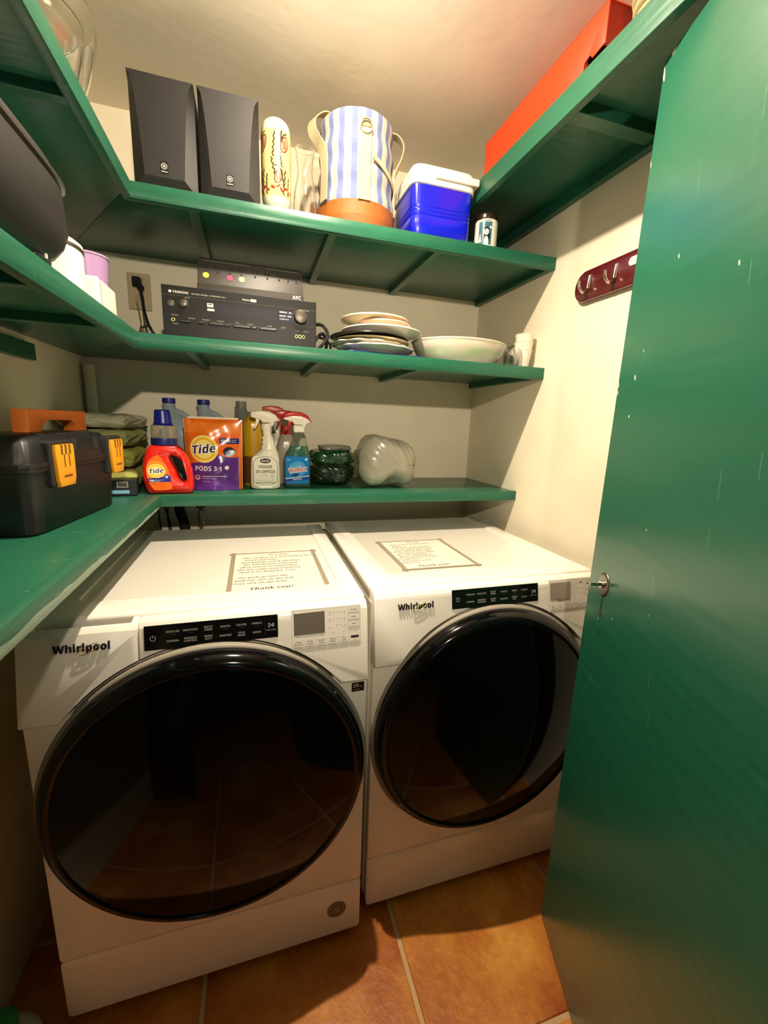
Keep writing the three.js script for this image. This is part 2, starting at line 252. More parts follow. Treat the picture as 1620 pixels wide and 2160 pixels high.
// printed rectangle w x h at z = 0 facing +z, showing part of a texture
function print(w, h, [u0, v0, u1, v1] = [0, 0, 1, 1], r = 0) {
  const g = new THREE.ShapeGeometry(r ? rrect(-w / 2, -h / 2, w / 2, h / 2, r) : rrect(-w / 2, -h / 2, w / 2, h / 2, 1e-5), 6), p = g.attributes.position, uv = g.attributes.uv;
  for (let i = 0; i < p.count; i++) uv.setXY(i, u0 + (p.getX(i) / w + 0.5) * (u1 - u0), v0 + (p.getY(i) / h + 0.5) * (v1 - v0));
  return g;
}
const at = (g, x, y, z) => (g.translate(x, y, z), g);
const ENAMEL = '#f1ebe0';
function stripTex(kind) {
  return canvasTex(1160, 216, (g, w, h) => {
    g.fillStyle = '#0b0b0c'; g.fillRect(0, 0, w, h); g.strokeStyle = g.fillStyle = '#b9b6ae'; g.lineWidth = 5;
    g.beginPath(); g.arc(68, 112, 22, -1.1, Math.PI + 1.1); g.stroke(); g.beginPath(); g.moveTo(68, 82); g.lineTo(68, 108); g.stroke();
    g.font = 'bold 25px sans-serif'; g.textAlign = 'center';
    const top = kind === 'w' ? ['REGULAR', 'DELICATES', 'BULKY|ITEMS', 'WHITES', 'COLORS', 'TOWELS'] : ['REGULAR', 'DELICATES', 'BULKY|ITEMS', 'WHITES', 'TIMED', 'TOWELS'];
    const low = kind === 'w' ? ['NORMAL', 'WRINKLE|CONTROL', 'HEAVY|DUTY', 'SANITIZE', 'COLD|WASH', 'QUICK'] : ['NORMAL', 'WRINKLE|CONTROL', 'HEAVY|DUTY', 'SANITIZE', 'STEAM|DRY', 'QUICK'];
    const line = (t, x, y) => t.split('|').forEach((s, i, a) => g.fillText(s, x, y + i * 25 - (a.length - 1) * 11));
    [232, 380, 534, 682, 826, 966].forEach((x, i) => { g.fillStyle = '#a9a69e'; line(top[i], x, 72); line(low[i], x, 158); g.fillStyle = '#55534f'; g.fillRect(x - 26, 88, 52, 3); });
    g.strokeStyle = '#cfccc4'; g.beginPath(); g.moveTo(1078, 74); g.lineTo(1078, 114); g.lineTo(1106, 94); g.closePath(); g.stroke(); g.fillStyle = '#cfccc4'; g.fillRect(1112, 76, 5, 36); g.fillRect(1122, 76, 5, 36);
    g.font = '17px sans-serif'; g.fillText('Hold to Start', 1098, 146); g.fillStyle = '#3b3a38'; g.fillRect(1038, 20, 2, 176);
  });
}
function panelTex(kind) {          // print on the white panel: lights and captions
  return canvasTex(960, 540, (g, w, h) => {
    g.fillStyle = ENAMEL; g.fillRect(0, 0, w, h); g.strokeStyle = '#bdb5a6'; g.lineWidth = 3; g.strokeRect(8, 8, w - 16, h - 16); g.fillStyle = '#3c3934'; g.textAlign = 'center'; g.font = '20px sans-serif';
    for (let r = 0; r < 3; r++) for (let i = r === 2 ? 2 : 0; i < 5; i++) { g.beginPath(); g.arc(520 + i * 52, 78 + r * 92, 6, 0, 7); g.fill(); }
    g.fillStyle = '#8d877c'; ['Low', 'Cold', 'Light'].forEach((t, r) => { g.fillText(t, 524, 112 + r * 92); g.fillText(['High', 'Hot', 'Heavy'][r], 728, 112 + r * 92); });
    g.fillStyle = '#3c3934'; for (let i = 0; i < 6; i++) { g.beginPath(); g.arc(90 + i * 156, 362, 6, 0, 7); g.fill(); }
    g.fillStyle = '#8d877c'; g.font = '15px sans-serif'; g.fillText('hold 3 sec', 90, 522); g.fillText('add to cycle', 400, 522); g.fillText('hold to lock', 560, 522);
  });
}
const WBTN = ['Clean|Washer', 'Drain|& Spin', 'Steam|Clean', 'Extra|Rinse', 'Pre|Soak', ''], DBTN = ['Less|Time', 'More|Time', 'Damp|Signal', 'Wrinkle|Shield', 'Static|Reduce', ''];
function buttonTex(kind) {
  return canvasTex(1024, 512, (g) => {
    g.fillStyle = ENAMEL; g.fillRect(0, 0, 1024, 512); g.textAlign = 'center'; g.strokeStyle = '#a79f90';
    [...(kind === 'w' ? WBTN : DBTN), ...(kind === 'w' ? ['Temp', 'Spin', 'Soil'] : ['Temp', 'Dry', 'Time'])].forEach((t, i) => {
      const x = (i % 4) * 256, y = Math.floor(i / 4) * 170; g.lineWidth = 5; g.strokeRect(x + 5, y + 5, 246, 158); g.fillStyle = '#2b2926'; g.font = 'bold 56px sans-serif';
      if (!t) { g.fillRect(x + 28, y + 22, 200, 64); g.font = '34px sans-serif'; g.fillText('lock', x + 128, y + 136); return; }
      const s = t.split('|'); s.forEach((q, k) => g.fillText(q, x + 128, y + (s.length > 1 ? 72 + k * 62 : 106)));
    });
  });
}
function letters(text, size, depth) { const g = new TextGeometry(text, { font, size, depth, curveSegments: 4, bevelEnabled: false }); g.computeBoundingBox(); g.translate(-(g.boundingBox.max.x + g.boundingBox.min.x) / 2, 0, 0); return toCreasedNormals(g, 0.4); }

const stripMat = {}, btnMat = {}, panelMat = {};
for (const k of ['w', 'd']) { stripMat[k] = phys(0xffffff, 0.12, { map: stripTex(k), clearcoat: 0.6 }); btnMat[k] = phys(0xffffff, 0.35, { map: buttonTex(k) }); panelMat[k] = phys(0xffffff, 0.35, { map: panelTex(k) }); }
const logoMat = std(0x17140f, 0.3), swooshMat = std(0xd8c46a, 0.25, { metalness: 0.9 });

function machine(kind, label, category, xc, zf) {
  const t = thing(kind === 'w' ? 'washing_machine' : 'tumble_dryer', label, category, [xc, 0, zf]), HW = 0.343, D = 0.77, HY = 0.58;
  mesh(t, 'cabinet', span(-HW, HW, 0.034, 0.957, -D, -0.028, 0.012), mat.enamel);
  // top: a slab with a raised rim around a shallow recess
  const slab = cut(span(-HW, HW, 0.956, 0.985, -D, -0.05, 0.008), (() => { const s = ext(rrect(-HW + 0.065, -D - 0.1, HW - 0.05, -0.128, 0.03), 0.02, 0.002, 8); s.rotateX(Math.PI / 2); s.translate(0, 1.0008, 0); return s; })());
  mesh(t, 'top_panel', boxUV(slab), mat.enamel);
  mesh(t, 'front_panel', ext(rrect(-HW + 0.003, 0.1990, HW - 0.003, 0.806, 0.008), 0.03, 0.003).translate(0, 0, -0.03), mat.enamel);
  mesh(t, 'lower_panel', ext(rrect(-HW + 0.003, 0.034, HW - 0.003, 0.1978, 0.012), 0.03, 0.003).translate(0, 0, -0.03), mat.enamel);
  for (const [x, z] of [[-0.29, -0.06], [0.29, -0.06], [-0.29, -0.7], [0.29, -0.7]]) mesh(t, 'foot', cyl(0.024, 0.018, 0.04, 16, x, 0.02, z), mat.rubber);
  // control panel leaning back, notched by the round door
  const TILT = 0.19, Y0 = 0.797, Z0 = 0.014, FH = 0.189;
  const profile = new THREE.Shape(); profile.moveTo(-0.05, 0); profile.lineTo(-0.004, 0); profile.absarc(-0.004, 0.004, 0.004, -Math.PI / 2, 0); profile.lineTo(0, FH - 0.026); profile.absarc(-0.026, FH - 0.026, 0.026, 0, Math.PI / 2); profile.lineTo(-0.06, FH + 0.004); profile.closePath();
  const piece = (x0, x1, ...more) => { const e = ext(profile, x1 - x0, 0.003, 10); e.rotateY(-Math.PI / 2); e.translate(x1, 0, 0); const hole = cyl(0.355, 0.349, 0.3, 96); hole.rotateX(Math.PI / 2); hole.translate(0, HY - Y0, 0); return boxUV(cut(e, hole, ...more)); };
  const lean = (o) => { o.position.set(0, Y0, Z0); o.rotation.x = -TILT; return o; };
  let face;
  if (kind === 'w') {
    face = lean(mesh(t, 'control_panel', piece(-0.1345, HW - 0.002), mat.enamel));
    const dr = lean(mesh(t, 'detergent_drawer', piece(-HW + 0.002, -0.1365, span(-0.32, -0.148, FH - 0.02, FH + 0.03, -0.036, -0.009, 0.003)), mat.enamel));
    mesh(dr, 'handle_recess', span(-0.321, -0.147, FH - 0.032, FH - 0.0195, -0.037, -0.008, 0.001), std(0x6b675f, 0.6));
  } else face = lean(mesh(t, 'control_panel', piece(-HW + 0.002, HW - 0.002), mat.enamel));
  const sx = kind === 'w' ? 0.006 : 0.0, sy = kind === 'w' ? 0.1495 : 0.151, k = kind;
  const strip = mesh(face, 'touch_strip', [at(rb(0.262, 0.05, 0.003, 0.001), sx, sy, 0)], mat.gloss);
  mesh(face, 'touch_legend', at(print(0.26, 0.0485, undefined, 0.002), sx, sy, 0.0017), stripMat[k]);
  mesh(face, 'control_label', at(print(0.158, 0.089, undefined, 0.003), 0.245, 0.135, 0.0006), panelMat[k]);
  mesh(face, 'display', rb(0.069, 0.05, 0.002, 0.001, 0.2055, 0.1475, 0.0005), phys(kind === 'w' ? 0x6f675c : 0x9a9184, 0.15));
  const bg = (i) => { const c = i % 4, r = Math.floor(i / 4); return [c / 4, 1 - (r + 1) * 170 / 512, (c + 1) / 4, 1 - r * 170 / 512]; };
  for (let i = 0; i < 6; i++) mesh(face, 'button', [at(print(0.0232, 0.0148, bg(i), 0.001), 0.1805 + i * 0.0256, 0.104, 0.0018)], btnMat[k]);
  for (let i = 0; i < 3; i++) mesh(face, 'button', [at(print(0.027, 0.0128, bg(6 + i), 0.001), 0.307, 0.170 - i * 0.0165, 0.0018)], btnMat[k]);
  const logo = mesh(face, 'logo_lettering', at(letters('Whirlpool', 0.0148, 0.004), kind === 'w' ? -0.232 : -0.232, 0.138, 0), logoMat);
  const sw = []; for (let i = 0; i <= 40; i++) { const a = 0.5 + i / 40 * 5.6; sw.push([0.021 * Math.cos(a) + 0.002, 0.0062 * Math.sin(a) , 0]); }
  const ring = tube(sw.map(([x, y]) => [x * Math.cos(0.45) - y * Math.sin(0.45), x * Math.sin(0.45) + y * Math.cos(0.45), 0.0045]), 0.0007, 60, 6); ring.translate(-0.222, 0.141, 0);
  mesh(face, 'logo_swoosh', ring, swooshMat);
  // round door: glossy black ring around a bulged dark pane
  const o = mesh(t, 'door', rot(lathe([...smooth([[0.304, 0.036], [0.309, 0.0405], [0.316, 0.040], [0.325, 0.034], [0.332, 0.023], [0.335, 0.008]], 5), [0.335, -0.01], [0.30, -0.01]], 128), Math.PI / 2), phys(0x080707, 0.10, { specularIntensity: 0.6 })); o.position.set(0, HY, 0);
  const dome = []; for (let i = 0; i <= 24; i++) { const r = 0.305 * i / 24; dome.push([r, 0.0375 + 0.046 * (1 - (r / 0.305) ** 2)]); }
  mesh(o, 'glass', rot(lathe(dome, 128), Math.PI / 2), mat.gloss);
  mesh(o, 'seal_ring', rot(lathe([[0.335, -0.012], [0.3425, -0.012], [0.3425, 0.004], [0.335, 0.004]], 96), Math.PI / 2), mat.enamelGap);
  if (kind === 'w') {
    const b = mesh(t, 'warranty_sticker', at(print(0.03, 0.024, undefined, 0.001), 0.318, 0.774, 0.0012), phys(0xffffff, 0.2, { map: canvasTex(256, 205, (g) => { g.fillStyle = '#141414'; g.fillRect(0, 0, 256, 205); g.fillStyle = '#a8a59c'; g.font = 'bold 110px sans-serif'; g.fillText('20', 24, 112); g.font = 'bold 44px sans-serif'; g.fillText('kg', 160, 112); g.font = '34px sans-serif'; g.fillText('capacity', 40, 172); }) }));
    mesh(t, 'round_seal', at(print(0.05, 0.05, undefined, 0.0249), 0.276, 0.116, 0.0012), std(0xffffff, 0.35, { map: canvasTex(256, 256, (g) => {
      g.fillStyle = '#6b5f4c'; g.fillRect(0, 0, 256, 256); g.strokeStyle = '#a99a80'; g.lineWidth = 6; g.beginPath(); g.arc(128, 128, 84, 0, 7); g.stroke(); g.setLineDash([10, 12]); g.lineWidth = 14; g.beginPath(); g.arc(128, 128, 106, 0, 7); g.stroke(); g.setLineDash([]);
      g.lineWidth = 12; g.strokeStyle = '#c9bda6'; g.beginPath(); g.moveTo(84, 160); g.lineTo(112, 100); g.lineTo(146, 124); g.lineTo(168, 92); g.stroke(); g.beginPath(); g.moveTo(110, 180); g.lineTo(148, 150); g.lineTo(172, 166); g.stroke(); }) }));
  }
  return t;
}
machine('w', 'white front-loading washing machine with round black door, left under the shelves', 'washing machine', 0.4946, 1.0017);
machine('d', 'white front-loading dryer with round black door, right one partly behind the green door', 'dryer', 1.203, 0.961);

// handwritten notes taped to the tops
function note(title, lines, last) {
  return canvasTex(900, 1200, (g, w, h) => {
    g.fillStyle = '#d5ccbd'; g.fillRect(0, 0, w, h); g.fillStyle = '#14110e'; g.transform(1, 0, -0.12, 1, 60, 0);
    g.font = '66px serif'; g.fillText(title, 330, 100); g.fillRect(320, 116, 480, 4);
    g.scale(0.84, 1); lines.forEach((l, i) => { g.font = '' + 'bold 58px serif'; g.globalAlpha = l[0] === '*' ? 1 : 0.9; g.fillText(l.replace('*', ''), 70 + (i * 37 % 60), 190 + i * (860 / lines.length)); });
    g.globalAlpha = 1; g.font = 'bold 84px serif'; g.fillText(last, 300, 1130);
  });
}
function taped(label, tex, x0, x1, z0, z1, turn) {
  const t = thing('paper_note', label, 'note', [(x0 + x1) / 2, 0.9822, (z0 + z1) / 2], turn), w = x1 - x0, d = z1 - z0, tape = std(0x938873, 0.35);
  const p = print(w, d); p.rotateX(-Math.PI / 2); mesh(t, 'sheet', p.translate(0, 0.0004, 0), std(0xffffff, 0.7, { map: tex }));
  for (const s of [-1, 1]) { mesh(t, 'tape', span(s * w / 2 - 0.006, s * w / 2 + 0.006, 0, 0.0012, -d / 2 - 0.01, d / 2 + 0.01, 0.0003), tape); mesh(t, 'tape', span(-w / 2 - 0.012, w / 2 + 0.012, 0, 0.001, s * d / 2 - 0.004, s * d / 2 + 0.004, 0.0003), tape); }
}
taped('handwritten washer instruction sheet taped onto the washing machine top', note('Washer', ['The washer is a new button less', 'touch machine.', 'Just lightly touch the blue', 'far left button (on) and', 'then touch Normal then', 'the far right (start) button', '*that is it! Hold for 3 sec', '', 'the pods go into the', 'pull out slot on the left', '(very slot on the left)'], 'Thank you!'), 0.525, 0.760, 0.575, 0.886, 0);
taped('handwritten dryer instruction sheet taped onto the dryer top', note('Dryer', ['*This is also a soft touch', '*dryer', '*press the start button', '*on the left of dryer is', '*press quick and then', '*look over to the right', '*and press more time', '*up to 40 minutes', '*press and hold the', '*on button for (3) sec', '*it will start.', '*If it don\'t work,', '*start over.'], 'Thank you!'), 0.996, 1.225, 0.522, 0.802, 0);

// ---------------------------------------------------------------- the green door, its lock and the key
{
  const L = 0.813, TH = 0.04, HT = 2.072, a = Math.asin(0.9444);
  const t = new THREE.Group(); t.name = 'door_1'; t.userData.kind = 'structure'; scene.add(t); t.position.set(1.355 - 0.3283 * L, 0.008, 1.0983 + 0.9444 * L); t.rotation.y = a;
  const worn = canvasTex(1024, 2048, (g, w, h) => {
    g.fillStyle = '#1d6047'; g.fillRect(0, 0, w, h); const X = (u) => (1 - u / L) * w, Y = (y) => (1 - y / HT) * h;
    for (let i = 0; i < 260; i++) { g.globalAlpha = 0.05 + 0.05 * rnd(); g.strokeStyle = rnd() < 0.5 ? '#267a5a' : '#155540'; g.lineWidth = 2 + 12 * rnd(); const x = rnd() * w, y = rnd() * h; g.beginPath(); g.moveTo(x, y); g.lineTo(x + (rnd() - 0.5) * 40, y + 80 + 260 * rnd()); g.stroke(); }
    g.globalAlpha = 0.9; g.fillStyle = '#cfc9ae';
    const chip = (u, y, r, q = 1) => { g.beginPath(); g.ellipse(X(u), Y(y), r, r * q, 0.4, 0, 7); g.fill(); };
    chip(0.067, 1.488, 4, 1.4); chip(0.066, 1.411, 3.2); chip(0.004, 1.479, 3, 2); chip(0.006, 1.462, 2.5, 2); chip(0.084, 1.536, 2, 1.5); chip(0.07, 0.962, 4.5); chip(0.122, 0.986, 2.4); chip(0.15, 1.682, 2, 2.4); chip(0.0, 2.06, 5, 6); chip(0.03, 2.068, 9, 0.7); chip(0.003, 1.9, 2.4, 4); chip(0.19, 1.2, 2.2); chip(0.24, 1.05, 2); chip(0.3, 1.62, 2.2, 2);
    g.globalAlpha = 0.35; g.strokeStyle = '#9fb59a'; g.lineWidth = 2; for (let i = 0; i < 26; i++) { const x = rnd() * w * 0.9 + 40, y = rnd() * h; g.beginPath(); g.moveTo(x, y); g.lineTo(x + 8 * rnd(), y - 20 - 30 * rnd()); g.stroke(); }
    g.globalAlpha = 0.8; g.fillStyle = '#0a2c1e'; g.beginPath(); g.ellipse(X(0.071), Y(0.99), 6, 34, 0.02, 0, 7); g.fill(); g.globalAlpha = 1;
  });
  const slab = prep(rb(L, HT, TH, 0.003, L / 2, HT / 2, TH / 2)), p = slab.attributes.position, uv = slab.attributes.uv;
  for (let i = 0; i < p.count; i++) uv.setXY(i, p.getX(i) / L, p.getY(i) / HT);
  mesh(t, 'panel', slab, phys(0xffffff, 0.36, { map: worn, bumpMap: rep(brushBump, 1.3, 2.4), bumpScale: 0.0009, roughnessMap: rep(roughVar, 1, 2), clearcoat: 0.7, clearcoatRoughness: 0.24 }));
  const u = L - 0.07, y = 1.044, esc = mesh(t, 'lock_plate', rot(lathe([[0, 0.0035], [0.018, 0.0035], [0.022, 0.002], [0.023, 0]], 40), -Math.PI / 2).scale(1, 1.18, 1).translate(u, y, 0), mat.steel);
  mesh(esc, 'lock_cylinder', rot(cyl(0.008, 0.008, 0.008, 24), Math.PI / 2).translate(u, y, -0.005), mat.chrome);
  const dir = V(0.3283, 0, -0.9444), k = thing('key', 'small metal key left in the lock of the green door', 'key', [t.position.x + dir.x * u, 0.008 + y, t.position.z + dir.z * u], a);
  mesh(k, 'blade', span(-0.0014, 0.0014, -0.004, 0.004, -0.03, -0.0085, 0.0006), mat.chrome);
  const bow = new THREE.Shape(); bow.absellipse(0, 0, 0.013, 0.0105, 0, 7); const hole = new THREE.Path(); hole.absellipse(-0.006, 0, 0.0035, 0.0045, 0, 7); bow.holes.push(hole);
  mesh(k, 'bow', rot(ext(bow, 0.0024, 0.0006), 0, Math.PI / 2).translate(-0.0012, 0, -0.04), std(0x2a2723, 0.25, { metalness: 0.9 }));
}
// ---------------------------------------------------------------- coat hook rack on the right wall
{
  const t = thing('coat_rack', 'dark red wooden rack with metal hooks on the right wall', 'coat rack', [W, 1.822, 0.95]);
  const b = ext(rrect(-0.30, -0.0445, 0.30, 0.0445, 0.044), 0.016, 0.004, 16); b.rotateY(-Math.PI / 2); mesh(t, 'backboard', b, phys(0x541219, 0.25, { clearcoat: 0.6, clearcoatRoughness: 0.15, bumpMap: rep(brushBump, 3), bumpScale: 0.0004 }));
  for (const z of [-0.238, -0.138, -0.02, 0.09, 0.2]) {
    const h = mesh(t, 'hook', tube([[-0.017, 0.024, z], [-0.019, 0.006, z], [-0.022, -0.014, z], [-0.036, -0.024, z], [-0.050, -0.014, z], [-0.054, 0.006, z - 0.001]], 0.0038, 36, 10), mat.chrome);
    mesh(h, 'hook_plate', span(-0.019, -0.0155, -0.012, 0.028, z - 0.006, z + 0.006, 0.002), mat.chrome);
  }
  const pl = ext(rrect(-0.05, -0.011, 0.05, 0.011, 0.0105), 0.002, 0.0005); pl.rotateY(-Math.PI / 2); pl.translate(-0.016, 0.016, -0.045); mesh(t, 'hanger_slot', pl, mat.whiteMatte);
}
// ---------------------------------------------------------------- upper shelf
const T3 = h3 + 0.001;
{ // bookshelf speakers: a bevelled front that narrows towards the foot
  function speaker(x, label) {
    const w = 0.152, h = 0.253, t = thing('bookshelf_speaker', label, 'speaker', [x, T3, 0.482], 0, 'pair of black bookshelf speakers');
    mesh(t, 'cabinet', span(-w / 2, w / 2, 0, h, -0.19, 0.001, 0.002), mat.black);
    const N = 16, P = [], idx = [];
    for (let i = 0; i <= N; i++) { const v = i / N, y = h * v, k = 1 - v, e = 0.027 * Math.pow(k, 0.42), yi = Math.max(y, 0.030 + 0.0001), z = 0.017; P.push([-w / 2, y, 0.001], [-w / 2 + e + 0.0005, i === 0 ? 0.030 : 0.030 + (h - 0.030) * v, z], [w / 2 - e * 1.1 - 0.0005, i === 0 ? 0.030 : 0.030 + (h - 0.030) * v, z], [w / 2, y, 0.001]); }
    for (let i = 0; i < N; i++) for (let c = 0; c < 3; c++) { const a = i * 4 + c, b = a + 1, d = a + 4, e = a + 5; idx.push(a, b, e, a, e, d); }
    idx.push(0, 3, 2, 0, 2, 1); const o = N * 4; idx.push(o, o + 1, o + 2, o, o + 2, o + 3);
    const g = new THREE.BufferGeometry(); g.setAttribute('position', new THREE.Float32BufferAttribute(P.flat(), 3)); g.setIndex(idx);
    const gr = mesh(t, 'grille', boxUV(toCreasedNormals(g, 0.3)), std(0x110f0e, 0.55, { bumpMap: rep(clothBump, 9), bumpScale: 0.00015 }));
    mesh(gr, 'badge', at(print(0.018, 0.026), -0.002, 0.052, 0.0176), phys(0xffffff, 0.3, { map: canvasTex(180, 260, (g) => { g.fillStyle = '#0a0a0a'; g.fillRect(0, 0, 180, 260); g.strokeStyle = '#e0ddd6'; g.fillStyle = '#e0ddd6'; g.lineWidth = 10; g.beginPath(); g.arc(90, 96, 68, 0, 7); g.stroke(); for (let i = 0; i < 6; i++) { const a = i * Math.PI / 3 + Math.PI / 6; g.beginPath(); g.moveTo(90, 96); g.lineTo(90 + 62 * Math.cos(a), 96 + 62 * Math.sin(a)); g.stroke(); } g.font = 'bold 38px sans-serif'; g.textAlign = 'center'; g.fillText('YAMAHA', 90, 232); }) }));
    return t;
  }
  speaker(0.3895, 'left black bookshelf speaker, beside the corner of the upper shelf');
  speaker(0.5495, 'right black bookshelf speaker, beside the painted ceramic vase');
}
{ // painted ceramic vase
  const art = canvasTex(1024, 768, (g, w, h) => {
    const gr = g.createLinearGradient(0, 0, w, 0); g.fillStyle = '#d9c582'; g.fillRect(0, 0, w, h); g.fillStyle = '#c6d2b4'; g.fillRect(0, 0, w, 110); g.fillStyle = '#ccd5bd'; g.fillRect(0, 640, w, 128);
    g.lineWidth = 9; g.lineCap = 'round';
    for (let c = 0; c < 4; c++) { const x = c * 256; g.strokeStyle = '#33280f'; g.lineWidth = 13;
      const squiggle = (x0, y0, dx, dy, a) => { g.beginPath(); for (let i = 0; i <= 14; i++) { const t = i / 14; g.lineTo(x + x0 + dx * t + a * Math.sin(i * 1.9), y0 + dy * t); } g.stroke(); };
      squiggle(60, 140, -18, 190, 8); squiggle(24, 340, 60, 190, 10); squiggle(180, 420, -20, 200, 9); squiggle(226, 470, -6, 150, 7);
      g.fillStyle = '#d08a6a'; for (const [cx, cy, r] of [[176, 220, 52], [104, 480, 48]]) { g.beginPath(); g.ellipse(x + cx, cy, r * 0.8, r * 1.3, 0.5, 0, 7); g.fill(); g.strokeStyle = '#5c2a18'; g.lineWidth = 10; g.stroke(); g.lineWidth = 5; for (let i = -2; i < 3; i++) { g.beginPath(); g.moveTo(x + cx + i * 10 - 6, cy - 30); g.quadraticCurveTo(x + cx + i * 14 + 8, cy, x + cx + i * 8, cy + 34); g.stroke(); } }
      g.strokeStyle = '#33280f'; g.lineWidth = 13; g.beginPath(); g.moveTo(x + 70, 400); g.quadraticCurveTo(x + 140, 380, x + 160, 560); g.stroke(); g.beginPath(); g.moveTo(x + 200, 130); g.quadraticCurveTo(x + 150, 150, x + 140, 190); g.stroke();
      squiggle(110, 250, 30, 150, 7); squiggle(140, 120, -10, 90, 6); g.fillStyle = '#8e3a20'; for (const [lx, ly, q] of [[40, 574, 0.3], [100, 560, -0.5], [136, 586, 0.8], [196, 566, -0.2], [236, 590, 0.5]]) { g.beginPath(); g.ellipse(x + lx, ly, 26, 13, q, 0, 7); g.fill(); } }
  });
  art.wrapS = THREE.RepeatWrapping;
  const t = thing('ceramic_vase', 'cream cylindrical vase with painted lines and brown leaves beside speaker', 'vase', [0.672, T3, 0.455], 2.6);
  mesh(t, 'body', uvY(lathe(smooth([[0.026, 0], [0.031, 0.012], [0.038, 0.03], [0.041, 0.06], [0.0415, 0.13], [0.0405, 0.2], [0.036, 0.225], [0.026, 0.236]], 6), 64), 0.236), phys(0xffffff, 0.25, { map: art, clearcoat: 0.7 }));
  mesh(t, 'rim', lathe([[0.026, 0.236], [0.022, 0.238], [0.019, 0.236], [0.019, 0.2], [0, 0.2]], 48), mat.white);
}
{ // glass carafe: thin lathed wall, inside and outside
  const out = smooth([[0.031, 0.001], [0.034, 0.006], [0.0335, 0.05], [0.029, 0.085], [0.0225, 0.115], [0.023, 0.145], [0.028, 0.178], [0.029, 0.185]], 6), inn = out.map(([r, y]) => [r - 0.0022, Math.max(y, 0.008)]).reverse();
  single('glass_carafe', lathe([[0, 0], ...out, ...inn, [0, 0.008]], 64), phys(0xffffff, 0.02, { transmission: 1, thickness: 0.002, ior: 1.5 }), 'clear glass carafe with narrow neck between vase and striped bag', 'carafe', [0.752, T3, 0.462]);
}
{ // striped cooler bag
  const t = thing('cooler_bag', 'blue and white striped canvas bag with tan leather bottom', 'bag', [0.921, T3, 0.382]);
  const stripes = canvasTex(2048, 64, (g, w, h) => { for (let i = 0; i < 18; i++) { g.fillStyle = '#c6bdac'; g.fillRect(i * w / 18, 0, w / 18, h); g.fillStyle = '#6c79aa'; g.fillRect(i * w / 18, 0, w / 40, h); } }); stripes.wrapS = THREE.RepeatWrapping;
  const soft = (g, amp) => { g = prep(g); const p = g.attributes.position; for (let i = 0; i < p.count; i++) { const x = p.getX(i), y = p.getY(i), z = p.getZ(i), r = Math.hypot(x, z), a = Math.atan2(z, x), k = r > 0.02 ? 1 + amp * (Math.sin(3 * a + 9 * y) * 0.6 + Math.sin(7 * a - 26 * y) * 0.35 + Math.sin(2 * a + 40 * y) * 0.3) : 1; p.setXYZ(i, x * k, y, z * k); } g.computeVertexNormals(); return g; };
  const body = []; for (let i = 0; i <= 24; i++) { const y = 0.06 + 0.245 * i / 24; body.push([0.121 - 0.012 * (i / 24) + 0.003 * Math.sin(i * 0.9), y]); }
  const bodyG = lathe(body, 96), sh = mergeVertices(soft(bodyG, 0.010)); sh.computeVertexNormals();
  mesh(t, 'body', sh, std(0xffffff, 0.85, { map: stripes, bumpMap: rep(clothBump, 12, 5), bumpScale: 0.0004 }));
  const leather = mergeVertices(soft(lathe([[0, 0.0], [0.112, 0.0], [0.121, 0.008], [0.1245, 0.03], [0.1235, 0.068], [0.121, 0.0695]], 96), 0.006)); leather.computeVertexNormals();
  mesh(t, 'leather_base', leather, std(0xa05a1e, 0.55, { bumpMap: rep(grainBump, 8), bumpScale: 0.0006 }));
  const canvas = std(0xc2b48e, 0.85, { bumpMap: rep(clothBump, 16, 4), bumpScale: 0.0005 });
  mesh(t, 'lid', lathe([[0, 0.312], [0.09, 0.311], [0.106, 0.307], [0.1105, 0.302], [0.110, 0.298]], 64), canvas);
  const fs = mesh(t, 'front_strap', strap([[-0.002, 0.066, 0.1255], [-0.002, 0.15, 0.123], [-0.001, 0.22, 0.119], [0.001, 0.262, 0.117]], [1, 0, 0], 0.036, 0.003, 14), canvas);
  mesh(fs, 'ring', rot(new THREE.TorusGeometry(0.016, 0.002, 10, 32), 0.25).translate(0.0, 0.252, 0.125), mat.chrome);
  mesh(fs, 'tab', rb(0.03, 0.022, 0.006, 0.002, 0.0, 0.265, 0.1195), canvas);
  mesh(t, 'carry_strap', strap([[-0.112, 0.07, 0.062], [-0.110, 0.16, 0.058], [-0.114, 0.21, 0.048], [-0.140, 0.262, 0.03], [-0.135, 0.310, 0.0], [-0.098, 0.343, -0.02], [-0.05, 0.335, -0.045], [-0.02, 0.314, -0.05]], [[0.35, 0, 0.95], [0.5, 0, 0.85]], 0.036, 0.003, 50), canvas);
  mesh(t, 'side_strap', strap([[0.114, 0.06, 0.052], [0.111, 0.15, 0.05], [0.114, 0.185, 0.047], [0.136, 0.235, 0.04], [0.143, 0.275, 0.03], [0.128, 0.305, 0.015], [0.095, 0.316, 0.0], [0.06, 0.315, -0.02]], [[-0.35, 0, 0.95], [-0.2, 0, 0.95]], 0.032, 0.003, 50), canvas);
  const pts = []; for (let i = 0; i <= 8; i++) { const a = 1.38 - i / 8 * 1.0, r = 0.1235; pts.push([r * Math.cos(a), 0.185 - 0.06 * i / 8, r * Math.sin(a)]); }
  mesh(t, 'pocket_trim', strap(pts, [0, 1, 0], 0.012, 0.003, 16), canvas);
}
